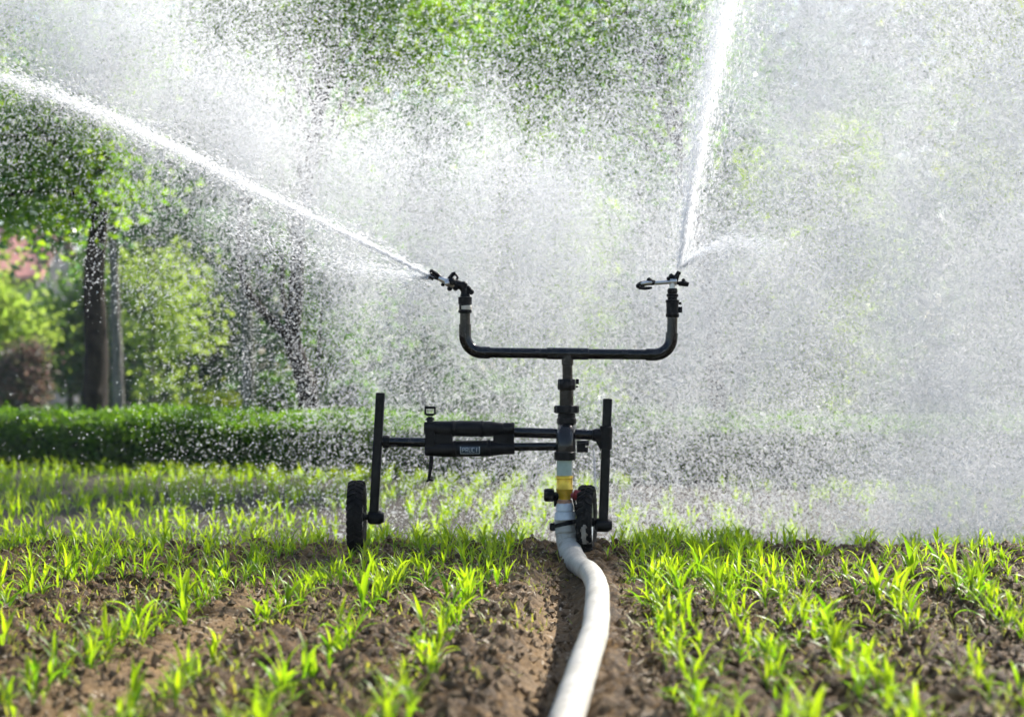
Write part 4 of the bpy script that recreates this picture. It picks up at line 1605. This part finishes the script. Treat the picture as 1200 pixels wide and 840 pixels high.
rad = np.exp(np.clip(rw.normal(size=n), -2, 1.9) * .42 - .04) * MEANR * k_ * np.where(rw.random(n) < .03, 1.6, 1.0)
vel = np.stack([rw.normal(size=n) * .5 + np.sign(P[:, 0] - .5) * .5, rw.normal(size=n) * .4, rw.normal(size=n) * .5 - .5], 1)
o = drops('water_spray', P, rad, M['water'], vel, rw.uniform(1.0, 1.9, n), rw, fine=True)
tag(o, 'fine white cloud of water drops drifting from the two jets', 'spray', kind='stuff')


def jet(name, label, pts, w0, w1, n, rr, seed, core_r=None, core_to=1.0, mat='jetwater', group='water jets from the sprinkler heads', power=1.0, bias=0.):
    r = np.random.default_rng(seed)
    c = catmull(pts, 24)
    C = np.array([tuple(p) for p in c])
    T = np.gradient(C, axis=0); T /= np.linalg.norm(T, axis=1)[:, None]
    t = r.uniform(0, 1, n) ** power * (len(C) - 1.001)
    i = t.astype(int); f = (t - i)[:, None]
    B = C[i] * (1 - f) + C[i + 1] * f
    u = (t / (len(C) - 1))
    w = (w0 + (w1 - w0) * u) * U
    heavy = r.random(n) < .28
    off = r.normal(size=(n, 3)) * (w * np.where(heavy, 2.0, .62))[:, None] * .6
    off[:, 2] += bias * np.abs(r.normal(size=n)) * w
    D = T[i] + r.normal(size=(n, 3)) * .06
    rad = np.exp(r.normal(size=n) * .3) * rr * U
    core = None
    if core_r:
        m = int(len(C) * core_to)
        mb = MB()
        mb.tube([Vector(q) for q in C[:m]], [(core_r[0] + (core_r[1] - core_r[0]) * k / m) * U * (1 + .12 * math.sin(k * 1.7)) for k in range(m)], 10, True)
        tri = []
        for q in mb.f:
            for k in range(1, len(q) - 1):
                tri.append((q[0], q[k], q[k + 1]))
        core = (np.array(mb.v), np.array(tri))
    o = drops(name, B + off, rad, M[mat], D, r.uniform(2, 5, n), r, core)
    tag(o, label, 'water jet', group)
    return o


jet('water_jet', 'long white water jet shooting up and away to the left from the tilted sprinkler head'.replace(' to the left', ' over the hedge'), [W(503, 323, 7.4), W(400, 272, 7.55), W(300, 223, 7.75), W(200, 172, 7.95), W(100, 126, 8.15), W(0, 90, 8.35), W(-120, 58, 8.6)], 2.5, 21, 14000, .62, 1)
jet('water_jet', 'steep white water jet shooting almost straight up from the level sprinkler head', [W(796, 316, 7.4), W(806, 250, 7.45), W(818, 180, 7.55), W(832, 100, 7.65), W(848, 20, 7.75), W(872, -80, 7.9)], 4.2, 28, 15000, .62, 2, None, .5, power=.75, bias=.2)
jet('side_spray', 'wide weak fan of water below the main jet from the tilted sprinkler head', [W(503, 326, 7.4), W(450, 320, 7.5), W(390, 306, 7.6), W(320, 282, 7.8), W(250, 250, 8.0)], 3, 46, 3000, .6, 3, None, mat='water', group='side sprays from the sprinkler heads', power=1.2)
jet('side_spray', 'short curving side spray beside the steep jet', [W(801, 312, 7.4), W(816, 300, 7.45), W(838, 290, 7.5), W(866, 284, 7.6), W(905, 290, 7.7)], 2.5, 20, 2200, .55, 4, None, mat='water', group='side sprays from the sprinkler heads', power=1.0)
rj = np.random.default_rng(8)
tt = rj.uniform(0, 1, 160)
P = np.array([tuple(pw(695.5 + 3 * a, 528 + 44 * a, .03)) for a in tt]) + rj.normal(size=(160, 3)) * .0025
o = drops('water_drip', P, np.full(160, .9 * U), M['water'], np.tile([[0, 0, -1.]], (160, 1)), rj.uniform(1.2, 3, 160), rj)
tag(o, 'thin leak of water falling beside the upright leg and wheel', 'drip')

# ------------------------------------------------------------------ haze
mb = MB()
mb.add([(x, y, z) for x in (-45, 45) for y in (-2, 84) for z in (-1.4, 24)], [(0, 1, 3, 2), (4, 6, 7, 5), (0, 4, 5, 1), (2, 3, 7, 6), (0, 2, 6, 4), (1, 5, 7, 3)])
hm, N, L = new_mat('park haze')
pv = N.new('ShaderNodeVolumePrincipled')
pv.inputs['Color'].default_value = (.86, .93, 1, 1)
pv.inputs['Density'].default_value = .0007
pv.inputs['Anisotropy'].default_value = .45
om = N.new('ShaderNodeOutputMaterial')
L.new(pv.outputs[0], om.inputs['Volume'])
hz = mb.build('haze', hm, None, smooth=False)
tag(hz, 'thin humid air over the field and the wood', 'haze', kind='stuff')
print('COUNTS plants', len(plants), 'rest', len(rest), 'far', len(far), 'drops', NS, 'bg trees', n_bg)
